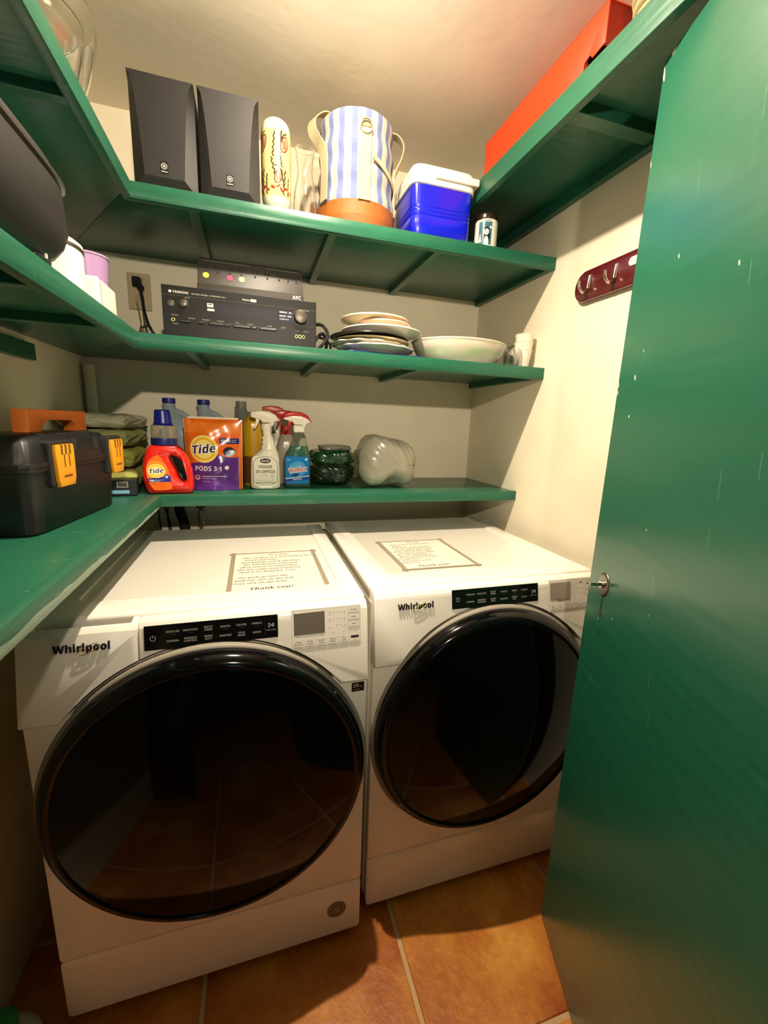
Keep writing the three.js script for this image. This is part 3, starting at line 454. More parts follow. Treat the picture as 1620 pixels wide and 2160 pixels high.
{ // blue and white cooler
  const t = thing('cooler_box', 'small bright blue cooler with white lid beside the striped bag', 'cooler', [1.1765, T3, 0.402]), w = 0.206, d = 0.196;
  const body = loft([[0, 0.92], [0.004, 0.95], [0.03, 0.965], [0.034, 0.972], [0.060, 0.974], [0.063, 0.954], [0.067, 0.976], [0.071, 0.976], [0.074, 0.956], [0.078, 0.978], [0.082, 0.978], [0.085, 0.958], [0.089, 0.98], [0.145, 1], [0.148, 1]].map(([y, k]) => ({ y, a: w / 2 * k, b: d / 2 * k, e: 9 })), 96);
  mesh(t, 'body', body, phys(0x0a16c8, 0.3, { clearcoat: 0.4, clearcoatRoughness: 0.2 }));
  const lid = mesh(t, 'lid', loft([[0.144, 1.0], [0.146, 1.045], [0.160, 1.05], [0.163, 1.03], [0.166, 1.045], [0.186, 1.03], [0.197, 0.99], [0.2, 0.95]].map(([y, k]) => ({ y, a: w / 2 * k, b: d / 2 * k, e: 8 })), 96), mat.white);
  mesh(t, 'handle', [rb(0.148, 0.02, 0.008, 0.003, 0.0375, 0.172, d / 2 + 0.008), rb(0.006, 0.018, 0.11, 0.003, 0.109, 0.172, 0.0545)], mat.white);
  mesh(t, 'pivot', rot(lathe([[0, 0.006], [0.008, 0.005], [0.0105, 0]], 24), Math.PI / 2).translate(-0.012, 0.178, d / 2 + 0.006), mat.white);
}
{ // small candle jar with a plain penguin print
  const t = thing('glass_jar', 'small jar with dark lid and penguin print beside cooler', 'jar', [1.349, T3, 0.462]);
  const pr = canvasTex(1024, 320, (g, w, h) => {
    g.fillStyle = '#f0ece0'; g.fillRect(0, 0, w, h);
    for (let c = 0; c < 3; c++) { const x = 170 + c * 341; g.fillStyle = '#3f6a72'; g.fillRect(x - 95, 40, 190, 240); g.fillStyle = '#f0ece0'; g.beginPath(); g.moveTo(x - 92, 250); g.lineTo(x - 70, 150); g.lineTo(x - 48, 250); g.fill();
      g.fillStyle = '#1b2326'; g.beginPath(); g.ellipse(x + 20, 190, 52, 100, 0, 0, 7); g.fill(); g.fillStyle = '#f0ece0'; g.beginPath(); g.ellipse(x + 20, 250, 34, 62, 0, 0, 7); g.fill(); g.beginPath(); g.ellipse(x + 20, 145, 34, 32, 0, 0, 7); g.fill();
      g.fillStyle = '#1b2326'; g.beginPath(); g.arc(x + 6, 136, 5, 0, 7); g.arc(x + 34, 136, 5, 0, 7); g.fill(); g.beginPath(); g.moveTo(x + 12, 146); g.lineTo(x + 28, 146); g.lineTo(x + 20, 160); g.fill();
      g.fillStyle = '#3f6a72'; for (let i = 0; i < 26; i++) { g.beginPath(); g.arc(x - 90 + i * 7.4, 34 + 16 * Math.sin(i * 2.3), 7, 0, 7); g.fill(); } g.fillStyle = '#f0ece0'; g.beginPath(); g.arc(x + 74, 96, 14, 0, 7); g.fill(); }
    g.fillStyle = '#f0ece0'; g.fillRect(0, 286, w, 34);
  }); pr.wrapS = THREE.RepeatWrapping;
  mesh(t, 'body', uvY(lathe([[0, 0], [0.034, 0], [0.037, 0.003], [0.0375, 0.01], [0.0375, 0.082], [0.036, 0.088], [0.033, 0.09]], 56), 0.09).rotateY(0.5), phys(0xffffff, 0.15, { map: pr, clearcoat: 0.8 }));
  mesh(t, 'lid', lathe([[0.033, 0.089], [0.035, 0.091], [0.035, 0.104], [0.033, 0.108], [0.012, 0.109], [0.011, 0.113], [0, 0.114]], 48), phys(0x2a1d14, 0.25));
}
{ // two nested glass bowls on the left arm
  const bowl = (s, wall) => { const o = smooth([[0.035, 0.0], [0.048, 0.004], [0.085, 0.055], [0.118, 0.13], [0.136, 0.20], [0.14, 0.24]], 6).map(([r, y]) => [r * s, y * s]); return lathe([[0, 0], ...o, ...o.map(([r, y]) => [r - wall, Math.max(y, 0.006)]).reverse(), [0, 0.006]], 72); };
  const gm = phys(0xffffff, 0.02, { transmission: 1, thickness: 0.003, ior: 1.5, attenuationColor: new THREE.Color(0.75, 0.8, 0.6), attenuationDistance: 0.05 });
  single('glass_bowl', bowl(1, 0.004), gm, 'large clear glass bowl on the left arm of the upper shelf', 'glass bowl', [0.15, T3, 0.645]);
  single('glass_bowl', bowl(0.85, 0.006), gm, 'smaller clear glass bowl nested inside the large one', 'glass bowl', [0.147, T3 + 0.016, 0.64]);
}
// ---------------------------------------------------------------- right shelf: red carton and a coiled basket
const T4 = h4 + 0.0015;
{
  const t = thing('cardboard_box', 'long orange red carton on the right shelf near the ceiling', 'box', [1.448, T4, 0]), red = std(0xe63a08, 0.45), inner = std(0x9c1c0e, 0.6);
  mesh(t, 'base', [span(-0.118, 0.118, 0, 0.003, 0.465, 0.905, 0.001), span(-0.118, -0.115, 0, 0.085, 0.465, 0.905, 0.001), span(0.115, 0.118, 0, 0.085, 0.465, 0.905, 0.001), span(-0.118, 0.118, 0, 0.085, 0.465, 0.468, 0.001), span(-0.118, 0.118, 0, 0.045, 0.902, 0.905, 0.001)], inner);
  mesh(t, 'lid', [(() => { const e = ext(shape([[0.462, 0.004], [0.898, 0.004], [0.902, 0.046], [0.918, 0.05], [0.926, 0.040], [0.962, 0.044], [0.962, 0.122], [0.462, 0.122]]), 0.003, 0.0005); e.rotateY(-Math.PI / 2); e.translate(-0.119, 0, 0); return e; })(), span(0.119, 0.122, 0.004, 0.122, 0.462, 0.962, 0.001), span(-0.122, 0.122, 0.119, 0.122, 0.462, 0.962, 0.001), span(-0.122, 0.122, 0.004, 0.122, 0.462, 0.465, 0.001)], red);
  mesh(t, 'end_flap', span(-0.119, 0.119, 0.042, 0.119, 0.956, 0.9595, 0.001), std(0xb02410, 0.5));
}
{
  const t = thing('rope_coil', 'coil of thick cream rope beside the red box on right shelf', 'rope', [1.406, T4, 1.048]), rope = std(0xd8c795, 0.8, { bumpMap: rep(dataTex(64, (u, v) => 0.5 + 0.5 * Math.sin(2 * Math.PI * (u * 4 + v * 2))), 40, 1), bumpScale: 0.002 });
  for (let i = 0; i < 5; i++) mesh(t, 'coil', rot(new THREE.TorusGeometry(0.060 + 0.004 * Math.sin(i * 2.1), 0.0105, 12, 72), Math.PI / 2).translate(0, 0.011 + i * 0.0195, 0), rope);
}

// ---------------------------------------------------------------- middle shelf
const T2 = h2 + 0.001;
{ // receiver
  const t = thing('stereo_receiver', 'wide black stereo receiver with knobs and display on middle shelf', 'receiver', [0.5705, T2, 0.475], 0.0), w = 0.426, h = 0.138;
  mesh(t, 'case', span(-w / 2 + 0.004, w / 2 - 0.004, 0.010, h - 0.001, -0.33, -0.006, 0.003), std(0x1a1917, 0.5, { metalness: 0.3 }));
  const f = mesh(t, 'front_panel', span(-w / 2, w / 2, 0.006, h, -0.008, 0.004, 0.002), phys(0x0e0d0c, 0.5, { metalness: 0.3 }));
  for (const x of [-0.17, 0.17]) for (const z of [-0.04, -0.29]) mesh(t, 'foot', cyl(0.018, 0.016, 0.012, 20, x, 0.006, z), mat.rubber);
  const pr = canvasTex(1704, 552, (g, W_, H_) => {
    g.fillStyle = '#0e0d0c'; g.fillRect(0, 0, W_, H_); g.fillStyle = '#c9c3b6'; g.font = 'bold 40px sans-serif'; g.beginPath(); g.arc(80, 62, 16, 0, 7); g.fill(); g.fillText('YAMAHA', 104, 76); g.font = '22px sans-serif'; g.fillText('NATURAL SOUND  AV RECEIVER  RX-V', 300, 74);
    g.font = 'bold 30px sans-serif'; g.fillText('home', 850, 74); g.fillRect(940, 48, 66, 32); g.fillStyle = '#4e4b46'; g.fillRect(0, 100, W_, 4); g.fillRect(1500, 300, 204, 4);
    g.fillStyle = '#0c0b0d'; g.fillRect(440, 130, 1010, 150); g.fillStyle = '#1a1420'; g.fillRect(520, 146, 720, 118); g.fillStyle = '#d8d0c0'; g.fillRect(462, 150, 66, 44); g.fillRect(462, 212, 76, 26); g.fillStyle = '#0c0b0d'; g.fillRect(474, 160, 42, 10);
    g.fillStyle = '#0a1530'; g.fillRect(1260, 140, 170, 130); g.fillStyle = '#e8e6df'; g.font = 'bold 24px sans-serif'; g.fillText('DIGITAL', 1270, 168); g.fillText('dts', 1380, 168); g.fillText('DOLBY', 1270, 214); g.fillText('PRO', 1364, 214); g.font = '19px sans-serif'; g.fillText('CINEMA DSP', 1272, 250);
    g.fillStyle = '#b5afa3'; g.font = '18px sans-serif'; for (const [x, s] of [[230, 'INPUT'], [250, 'SPEAKERS'], [400, 'PROGRAM'], [560, 'STRAIGHT'], [760, 'TONE'], [900, 'TUNING'], [1130, 'MODE'], [1290, 'PRESET']]) g.fillText(s, x, x < 300 && s === 'INPUT' ? 124 : 352);
    g.fillText('PHONES', 82, 330); g.fillText('SILENT', 92, 428); g.fillText('VOLUME', 1552, 120); g.fillText('VIDEO   L  AUDIO  R', 1460, 376); g.fillText('AUX', 1500, 468);
    g.fillStyle = '#6d6860'; for (let i = 0; i < 10; i++) g.fillRect(400 + i * 96, 362, 60, 3);
  });
  mesh(f, 'front_print', at(print(w - 0.004, h - 0.01), 0, h / 2 + 0.003, 0.0043), phys(0xffffff, 0.4, { map: pr, specularIntensity: 0.45 }));
  const knob = (name, x, y, r, d, m) => mesh(f, name, rot(lathe([[0, d], [r * 0.86, d], [r, d * 0.8], [r, 0], [r * 1.15, 0]], 40), Math.PI / 2).translate(x, y, 0.0044), m);
  const kn = std(0x55504a, 0.35, { metalness: 0.7 });
  knob('volume_knob', 0.166, 0.089, 0.0195, 0.016, kn); knob('selector_knob', -0.158, 0.092, 0.011, 0.012, kn); knob('power_button', -0.191, 0.09, 0.0085, 0.004, kn);
  const jack = (x, y) => mesh(f, 'jack', rot(new THREE.TorusGeometry(0.0042, 0.0014, 10, 24)).translate(x, y, 0.005), std(0xd7c98a, 0.25, { metalness: 0.9 }));
  jack(-0.187, 0.048); for (let i = 0; i < 3; i++) jack(0.153 + i * 0.0105, 0.034);
  for (const [x, wd] of [[-0.156, 0.03], [-0.115, 0.016], [-0.075, 0.04], [-0.045, 0.016], [-0.004, 0.05], [0.03, 0.016], [0.07, 0.05]]) mesh(f, 'push_button', rb(wd, 0.0075, 0.006, 0.0025, x, 0.0465, 0.005), std(0x191817, 0.35));
  // power conditioner standing on it
  const u = thing('power_conditioner', 'black surge protector with nine outlets standing on the receiver', 'surge protector', [0.598, T2 + h + 0.001, 0.40]), cw = 0.302;
  const body = ext(shape([[0.0, 0], [0.045, 0], [0.05, 0.004], [0.05, 0.018], [0.046, 0.023], [0.032, 0.027], [0.012, 0.098], [0.006, 0.102], [-0.05, 0.102], [-0.05, 0]]), cw, 0.003); body.rotateY(-Math.PI / 2); body.translate(cw / 2, 0, 0); mesh(u, 'case', boxUV(body), std(0x34302b, 0.5));
  const ang = Math.atan2(0.020, 0.071), face = new THREE.Vector3(0, Math.sin(ang), Math.cos(ang));
  const onFace = (g, x, s) => { g.rotateX(-ang); const p = [x, 0.027 + s * Math.cos(ang), 0.0325 - s * Math.sin(ang)]; g.translate(...p); return g; };
  const spots = [-0.128, -0.095, -0.062, -0.029, 0.010, 0.045, 0.080, 0.107, 0.132], dots = { 0: 0xe2c63a, 2: 0xb02b62, 3: 0xa9c98a };
  spots.forEach((x, i) => {
    mesh(u, 'outlet', [[-0.0055, 0.052, 0.0022, 0.010], [0.0055, 0.052, 0.0022, 0.010]].map(([dx, s, a, b]) => onFace(rb(a, b, 0.0016, 0.0004), x + dx, s)).concat([onFace(rot(cyl(0.0028, 0.0028, 0.0016, 14), Math.PI / 2), x, 0.037)]), mat.rubber);
    if (i in dots) mesh(u, 'sticker', onFace(rot(cyl(0.0085, 0.0085, 0.0012, 28), Math.PI / 2), x, 0.024), std(dots[i], 0.6), { 0: 'yellow round sticker', 2: 'pink round sticker', 3: 'pale green round sticker' }[i]);
  });
  mesh(u, 'brand_letters', at(letters('APC', 0.010, 0.0008), 0.13, 0.007, 0.0497), std(0xcfcac0, 0.4));
  mesh(u, 'face_line', [onFace(rb(0.13, 0.0012, 0.001, 0.0004), -0.07, 0.068), onFace(rb(0.1, 0.0012, 0.001, 0.0004), 0.09, 0.068)], std(0x8a857b, 0.5));
}
{ // cables right of and left of the receiver, and the wall outlet
  single('audio_cable', [tube([[0.762, T2 + 0.10, 0.2], [0.79, T2 + 0.108, 0.30], [0.825, T2 + 0.096, 0.36], [0.838, T2 + 0.064, 0.37], [0.815, T2 + 0.03, 0.37], [0.795, T2 + 0.016, 0.35], [0.8, T2 + 0.05, 0.33], [0.83, T2 + 0.082, 0.31], [0.846, T2 + 0.05, 0.3], [0.83, T2 + 0.006, 0.27]], 0.0055, 90), tube([[0.762, T2 + 0.07, 0.18], [0.80, T2 + 0.078, 0.26], [0.85, T2 + 0.05, 0.33], [0.855, T2 + 0.006, 0.3], [0.8, T2 + 0.006, 0.2]], 0.004, 60)], mat.rubber, 'black looped audio cable hanging beside the receiver', 'cable');
  single('cable_connector', [rot(cyl(0.006, 0.006, 0.03, 16), 0, 0, Math.PI / 2).translate(0.812, T2 + 0.013, 0.38), rot(cyl(0.008, 0.008, 0.012, 16), 0, 0, Math.PI / 2).translate(0.795, T2 + 0.013, 0.38)], mat.chrome, 'silver cable plug lying between receiver and plates', 'plug');
  const o = thing('wall_outlet', 'cream wall outlet behind the receiver on the back wall', 'outlet', [0.206, 1.824, 0]);
  mesh(o, 'plate', rb(0.076, 0.124, 0.008, 0.003, 0, 0, 0.0045), std(0xb6a684, 0.5)); for (const y of [0.03, -0.028]) mesh(o, 'socket', [rb(0.03, 0.036, 0.004, 0.0015, 0, y, 0.0085)], std(0xa6967a, 0.5));
  const p = thing('electric_cable', 'black power cord plugged into the wall outlet', 'power cord', [0, 0, 0]);
  mesh(p, 'plug', [rb(0.028, 0.03, 0.03, 0.006, 0.204, 1.852, 0.0265), rot(cyl(0.011, 0.006, 0.03, 16), 0.9, 0, 0.5).translate(0.214, 1.838, 0.045)], mat.rubber);
  mesh(p, 'cord', tube([[0.216, 1.834, 0.05], [0.228, 1.80, 0.08], [0.25, 1.72, 0.16], [0.285, 1.65, 0.24], [0.335, T2 + 0.008, 0.30], [0.345, T2 + 0.008, 0.2]], 0.0045, 50), mat.rubber);
  single('thin_wire', [tube([[0.195, 1.785, 0.012], [0.205, 1.75, 0.03], [0.212, 1.70, 0.05], [0.20, 1.65, 0.08], [0.215, T2 + 0.005, 0.13]], 0.0022, 40), tube([[0.212, 1.70, 0.05], [0.222, 1.68, 0.06], [0.21, 1.65, 0.09], [0.222, T2 + 0.004, 0.14]], 0.0022, 30)], std(0x8a7142, 0.6), 'thin tan wire hanging below the wall outlet', 'wire');
  single('black_cord', [tube([[0.262, T2 + 0.008, 0.53], [0.258, T2 + 0.006, 0.4], [0.245, T2 + 0.006, 0.3], [0.25, T2 + 0.006, 0.2], [0.22, T2 + 0.012, 0.13]], 0.006, 40), tube([[0.262, T2 + 0.05, 0.30], [0.285, T2 + 0.058, 0.28], [0.29, T2 + 0.03, 0.28], [0.26, T2 + 0.012, 0.33]], 0.0035, 30), rb(0.03, 0.022, 0.05, 0.006, 0.235, T2 + 0.012, 0.12)], mat.rubber, 'black cord lying along the inner corner of the middle shelf', 'cord');
}
{ // stack of plates, every one a thing
  const dish = (R, h, foot, wall, ex = 1) => { const o = smooth([[foot, 0], [foot + 0.004, 0.003], [R * 0.72, h * 0.45], [R * 0.93, h * 0.88], [R, h]], 5); const g = lathe([[0, 0.002], [foot - 0.004, 0.002], ...o, [R - 0.001, h + wall * 0.7], ...o.map(([r, y]) => [r - 0.002, y + wall]).reverse(), [0, wall + 0.002]], 72); g.scale(ex, 1, 1); return g; };
  const scallop = (g, n, amp) => { g = prep(g); const p = g.attributes.position; let R = 0; for (let i = 0; i < p.count; i++) R = Math.max(R, Math.hypot(p.getX(i), p.getZ(i))); for (let i = 0; i < p.count; i++) { const x = p.getX(i), z = p.getZ(i), r = Math.hypot(x, z), k = 1 + amp * Math.cos(n * Math.atan2(z, x)) * (r / R) ** 3; p.setXYZ(i, x * k, p.getY(i), z * k); } g = mergeVertices(g); g.computeVertexNormals(); return g; };
  const gl = (c, r = 0.22) => phys(c, r, { clearcoat: 0.6 });
  let y = T2; const X = 1.005, Z = 0.362, G = 'plates stacked beside the receiver';
  const put = (geo, m, label, dx, dz, dy, turn = 0, name = 'plate') => { single(name, geo, m, label, name === 'serving_tray' ? 'tray' : 'plate', [X + dx, y, Z + dz], turn, G); y += dy; };
  { const tr = ext(rrect(-0.145, -0.1, 0.145, 0.1, 0.03), 0.012, 0.004); tr.rotateX(-Math.PI / 2); put(tr, gl(0x14306e), 'dark blue tray at the bottom of the plate stack', 0.012, 0.01, 0.0125, 0.05, 'serving_tray'); }
  put(scallop(dish(0.135, 0.02, 0.075, 0.004), 12, 0.022), gl(0xe9e0d0), 'scalloped white plate just above the blue tray', 0.0, 0.002, 0.0125);
  put(scallop(dish(0.132, 0.02, 0.075, 0.004), 12, 0.022), gl(0xcfc9b4), 'grey cream scalloped plate under the beige plate', -0.02, -0.006, 0.0125);
  put(dish(0.13, 0.018, 0.075, 0.004), gl(0xd9c199), 'beige plate under the black plate', -0.012, 0.0, 0.013);
  put(dish(0.136, 0.016, 0.08, 0.004), gl(0x1d1a18), 'black plate in the middle of the plate stack', -0.022, 0, 0.0135);
  put(dish(0.135, 0.026, 0.075, 0.004, 1.04), gl(0xf0eada), 'wide white plate resting on the black plate', 0.022, 0.006, 0.026);
  put(dish(0.092, 0.020, 0.05, 0.004), gl(0xe2c0a6), 'small pink plate second from the top of the stack', 0.02, 0.03, 0.016);
  put(dish(0.118, 0.020, 0.062, 0.005), gl(0xe0d0b2), 'cream plate on top of the plate stack', -0.002, 0.0, 0.015);
  const bo = smooth([[0.112, 0], [0.122, 0.003], [0.150, 0.026], [0.172, 0.056], [0.182, 0.080]], 5), b = lathe([[0, 0.002], [0.108, 0.002], ...bo, [0.186, 0.0835], [0.184, 0.087], [0.176, 0.085], ...bo.slice(0, -3).map(([r, y]) => [r - 0.007, y + 0.007]).reverse(), [0, 0.009]], 80); b.scale(1, 1, 0.8);
  single('serving_bowl', b, phys(0xffffff, 0.25, { clearcoat: 0.5, map: dataTex(128, (u, v) => { const m = vnoise(u, v, 6, 6, A[2]), k = vnoise(u, v, 17, 17, A[0]); return [238 - 22 * m * k * 2, 226 - 12 * m, 210 - 22 * m * k * 2]; }, true) }), 'wide pale green mottled serving bowl right of the plates', 'bowl', [1.343, T2, 0.332]);
}
{ // tumbler and three nested cups
  const tum = (h, r0, r1, wall) => lathe([[0, 0], [r0, 0], [r0 + 0.002, 0.004], [r1, h], [r1 - wall, h], [r0 - wall, 0.008], [0, 0.008]], 48);
  single('glass_tumbler', tum(0.066, 0.024, 0.029, 0.003), phys(0xffffff, 0.02, { transmission: 1, thickness: 0.003, ior: 1.5 }), 'small clear glass tumbler between bowl and cups', 'tumbler', [1.492, T2, 0.462]);
  const cup = merge([tum(0.066, 0.0222, 0.0335, 0.002), rot(new THREE.TorusGeometry(0.0328, 0.0015, 8, 40), Math.PI / 2).translate(0, 0.0655, 0)]), cm = phys(0xe9e1d0, 0.3);
  for (let i = 0; i < 3; i++) single('cup', cup, cm, ['bottom white cup of the stack of three', 'middle white cup of the stack of three', 'top white cup of the stack of three'][i], 'cup', [1.547 + (i - 1) * 0.0015, T2 + i * 0.0265, 0.447], 0, 'three stacked white cups');
}
{ // left arm: black roaster, white pot, lavender cup, white appliance
  const t = thing('electric_roaster', 'big black electric cooker with rounded ends on left shelf arm', 'cooker', [0.155, T2, 1.165]), dk = std(0x252221, 0.42);
  const loaf = (y0, y1, a, b, k0, k1) => loft([[y0, k0], [y0 + 0.008, k0 + 0.10], [y0 + 0.022, 0.90], [y0 + 0.042, 0.965], [y0 + 0.065, 1], [y1, k1]].map(([y, k]) => ({ y, a: a * (1 - (1 - k) * 1.4), b: b * (1 - (1 - k) * 0.6), e: 8 })), 96);
  mesh(t, 'body', loaf(0.022, 0.156, 0.140, 0.29, 0.72, 0.985), dk);
  mesh(t, 'rim', loft([[0.156, 1.0], [0.157, 1.025], [0.162, 1.028], [0.165, 1.0]].map(([y, k]) => ({ y, a: 0.138 * k, b: 0.29 * (1 + (k - 1) * 0.5), e: 8 })), 96), std(0x57534c, 0.35, { metalness: 0.7 }));
  mesh(t, 'lid', loft([[0.165, 1.0], [0.18, 0.97], [0.19, 0.85], [0.193, 0.6]].map(([y, k]) => ({ y, a: 0.136 * k, b: 0.286 * k, e: 7 })), 96), dk);
  mesh(t, 'base', loft([{ y: 0.0, a: 0.09, b: 0.225, e: 5 }, { y: 0.024, a: 0.1, b: 0.235, e: 5 }], 64), mat.black);
  const k = mesh(t, 'dial', rot(lathe([[0, 0.02], [0.022, 0.02], [0.026, 0.014], [0.027, 0]], 32), 0, 0, -Math.PI / 2).translate(0.092, 0.032, -0.205), std(0x10201c, 0.4));
  mesh(k, 'dial_mark', rb(0.004, 0.010, 0.006, 0.002, 0.113, 0.036, -0.205), std(0xcdbfb0, 0.5));
  const p = thing('white_pot', 'round white pot with dark rim line behind the black cooker', 'pot', [0.180, T2, 0.783]);
  mesh(p, 'body', lathe([[0, 0], [0.08, 0], [0.085, 0.006], [0.086, 0.098], [0.085, 0.101]], 64), mat.white); mesh(p, 'rim', lathe([[0.085, 0.101], [0.0875, 0.102], [0.0875, 0.107], [0.0855, 0.109], [0.083, 0.107]], 64), mat.steel); mesh(p, 'lid', lathe([[0.086, 0.1085], [0.0865, 0.114], [0.080, 0.119], [0.05, 0.121], [0, 0.122]], 64), mat.white);
  const c = thing('lavender_cup', 'lavender plastic cup behind the white appliance', 'cup', [0.192, T2, 0.49]);
  mesh(c, 'body', lathe([[0, 0], [0.032, 0], [0.033, 0.004], [0.045, 0.178], [0.0425, 0.178], [0.031, 0.008], [0, 0.008]], 48), phys(0xb58fc4, 0.4)); mesh(c, 'rim', rot(new THREE.TorusGeometry(0.045, 0.0028, 10, 48), Math.PI / 2).translate(0, 0.178, 0), phys(0xc9a8d4, 0.4));
  const m = thing('white_appliance', 'small white plastic appliance with dark foot beside the pot', 'appliance', [0.232, T2, 0.635], 0.0);
  mesh(m, 'housing', rb(0.074, 0.068, 0.13, 0.006, 0, 0.048, 0), mat.white); mesh(m, 'foot', rb(0.066, 0.014, 0.122, 0.003, 0, 0.0075, 0), std(0x1d3a2e, 0.4)); mesh(m, 'seam', rb(0.0752, 0.066, 0.0022, 0.0008, 0, 0.048, 0.052), std(0x6b655b, 0.6));
  mesh(m, 'switch', rb(0.02, 0.006, 0.03, 0.002, 0.012, 0.084, 0.02), std(0x7b766e, 0.4));
}

// ---------------------------------------------------------------- low shelf
const T1 = h1 + 0.0015;
{ // tool box on the left arm
  const t = thing('tool_box', 'black plastic tool box with yellow latches and orange handle', 'tool box', [0.122, T1, 0.717], -0.12), bp = mat.blackPlastic;
  const sec = (rows, e) => loft(rows.map(([y, a, b]) => ({ y, a, b, e })), 96);
  mesh(t, 'body', sec([[0.0, 0.074, 0.176], [0.004, 0.078, 0.180], [0.124, 0.085, 0.187], [0.126, 0.089, 0.191], [0.134, 0.089, 0.191]], 9), bp);
  mesh(t, 'lid', sec([[0.1345, 0.091, 0.193], [0.1415, 0.091, 0.193], [0.143, 0.087, 0.189], [0.180, 0.080, 0.181], [0.194, 0.068, 0.168], [0.1975, 0.05, 0.14]], 8), bp);
  for (const z of [-0.160, 0.090]) { const l = mesh(t, 'latch', [at(ext(shape([[-0.027, 0.052], [0.027, 0.052], [0.033, 0.068], [0.035, 0.125], [0.032, 0.139], [-0.032, 0.139], [-0.035, 0.125], [-0.033, 0.068]]), 0.012, 0.003), 0, 0.0, 0)].map((g) => { g.rotateY(Math.PI / 2); g.translate(0.090, 0.038, z); return g; }), phys(0xe59a1c, 0.4));
    mesh(l, 'latch_slot', [rb(0.003, 0.004, 0.030, 0.001, 0.1018, 0.112, z), ...[-0.015, 0, 0.015].map((d) => rb(0.003, 0.02, 0.006, 0.001, 0.1018, 0.167, z + d)), ...[-0.010, 0.008].map((d) => rb(0.003, 0.026, 0.003, 0.001, 0.1018, 0.144, z + d))], std(0x6d4206, 0.6));
    mesh(t, 'latch_mount', span(0.072, 0.095, 0.09, 0.186, z - 0.042, z + 0.042, 0.006), bp); }
  const hs = new THREE.Shape(); hs.moveTo(-0.122, 0); hs.lineTo(-0.122, 0.05); hs.lineTo(0.122, 0.05); hs.lineTo(0.122, 0); hs.lineTo(0.075, 0); hs.quadraticCurveTo(0.07, 0.024, 0.04, 0.026); hs.lineTo(-0.04, 0.026); hs.quadraticCurveTo(-0.07, 0.024, -0.075, 0); hs.closePath();
  const hg = ext(hs, 0.034, 0.004, 12); hg.rotateY(Math.PI / 2); hg.translate(-0.017, 0.197, -0.072); mesh(t, 'handle', hg, std(0xd46f26, 0.55));
  for (const z of [-0.08, 0.02, 0.1]) mesh(t, 'lid_rib', [rb(0.04, 0.006, 0.02, 0.002, 0.046, 0.195, z), rb(0.006, 0.028, 0.02, 0.002, 0.083, 0.172, z)], bp);
}
{ // folded cloths behind it, each a thing; a lumpy slab with a rolled front edge
  const cloth = (w, h, d, amp, s0) => { const q = prep(new THREE.BoxGeometry(w, h, d, 24, 6, 24)), p = q.attributes.position; for (let i = 0; i < p.count; i++) { let x = p.getX(i) / (w / 2), y = p.getY(i) / (h / 2), z = p.getZ(i) / (d / 2); const k = Math.sqrt(Math.max(0, 1 - Math.pow(Math.max(Math.abs(x), Math.abs(z)), 6))), n = Math.sin(x * 5 + s0) * Math.cos(z * 4 - s0) + 0.6 * Math.sin(11 * x + 7 * z + s0); p.setXYZ(i, x * w / 2 * (1 + 0.03 * Math.sin(z * 6 + y * 3 + s0)), (y * (0.35 + 0.65 * k)) * h / 2 + amp * n, z * d / 2 * (1 + 0.03 * Math.sin(x * 7 + y * 4))); } const r = mergeVertices(q); r.computeVertexNormals(); return r; };
  const m = (c) => std(c, 0.9, { bumpMap: rep(clothBump, 6), bumpScale: 0.001 }), G = 'folded cloths behind the tool box';
  [[0xd0d070, 0.20, 0.07, 0.26, 0.120, 0.036, 0.24, 'yellow green folded cloth at the bottom of the pile'], [0xccd264, 0.19, 0.06, 0.25, 0.126, 0.105, 0.235, 'lime folded cloth second from the bottom of the pile'], [0xc2c280, 0.2, 0.055, 0.25, 0.115, 0.166, 0.232, 'dull olive folded cloth below the grey wrapped one'], [0xb5b198, 0.185, 0.045, 0.22, 0.122, 0.220, 0.225, 'grey plastic-wrapped cloth on top of the folded pile']].forEach(([c, w, h, d, x, y, z, l], i) => single('folded_cloth', cloth(w, h, d, 0.002, i * 1.7), i === 3 ? phys(c, 0.35, { clearcoat: 0.6 }) : m(c), l, 'cloth', [x, T1 + y, z], 0.1 - 0.06 * i, G));
  const b = thing('small_carton', 'small dark box with white label beside the red detergent', 'box', [0.192, T1, 0.40], 0.12);
  mesh(b, 'carton', rb(0.10, 0.048, 0.06, 0.002, 0, 0.0245, 0), std(0x14151a, 0.4)); mesh(b, 'label', at(print(0.030, 0.018), 0.012, 0.034, 0.0304), std(0xffffff, 0.5, { map: canvasTex(128, 80, (g) => { g.fillStyle = '#8f8b84'; g.fillRect(0, 0, 128, 80); g.fillStyle = '#3c3a36'; g.fillRect(14, 12, 100, 56); }) })); mesh(b, 'stripe', at(print(0.05, 0.01), 0.004, 0.012, 0.0304), std(0x7fb6d8, 0.4));
}
const drawTide = (g, x, y, r) => { g.fillStyle = '#f4e27a'; g.beginPath(); g.arc(x, y, r, 0, 7); g.fill(); g.strokeStyle = '#f0b62a'; g.lineWidth = r * 0.16; g.beginPath(); g.arc(x, y, r * 0.76, 0, 7); g.stroke(); g.fillStyle = '#f6ecc0'; g.fillRect(x - r * 0.6, y - r * 0.28, r * 1.2, r * 0.56); g.fillStyle = '#1d1a5c'; g.save(); g.translate(x, y); g.transform(1, -0.1, -0.12, 1, 0, 0); g.font = `bold ${Math.round(r * 0.86)}px sans-serif`; g.textAlign = 'center'; g.strokeStyle = '#f8f2dc'; g.lineWidth = r * 0.12; g.strokeText('Tide', 0, r * 0.3); g.fillText('Tide', 0, r * 0.3); g.restore(); };
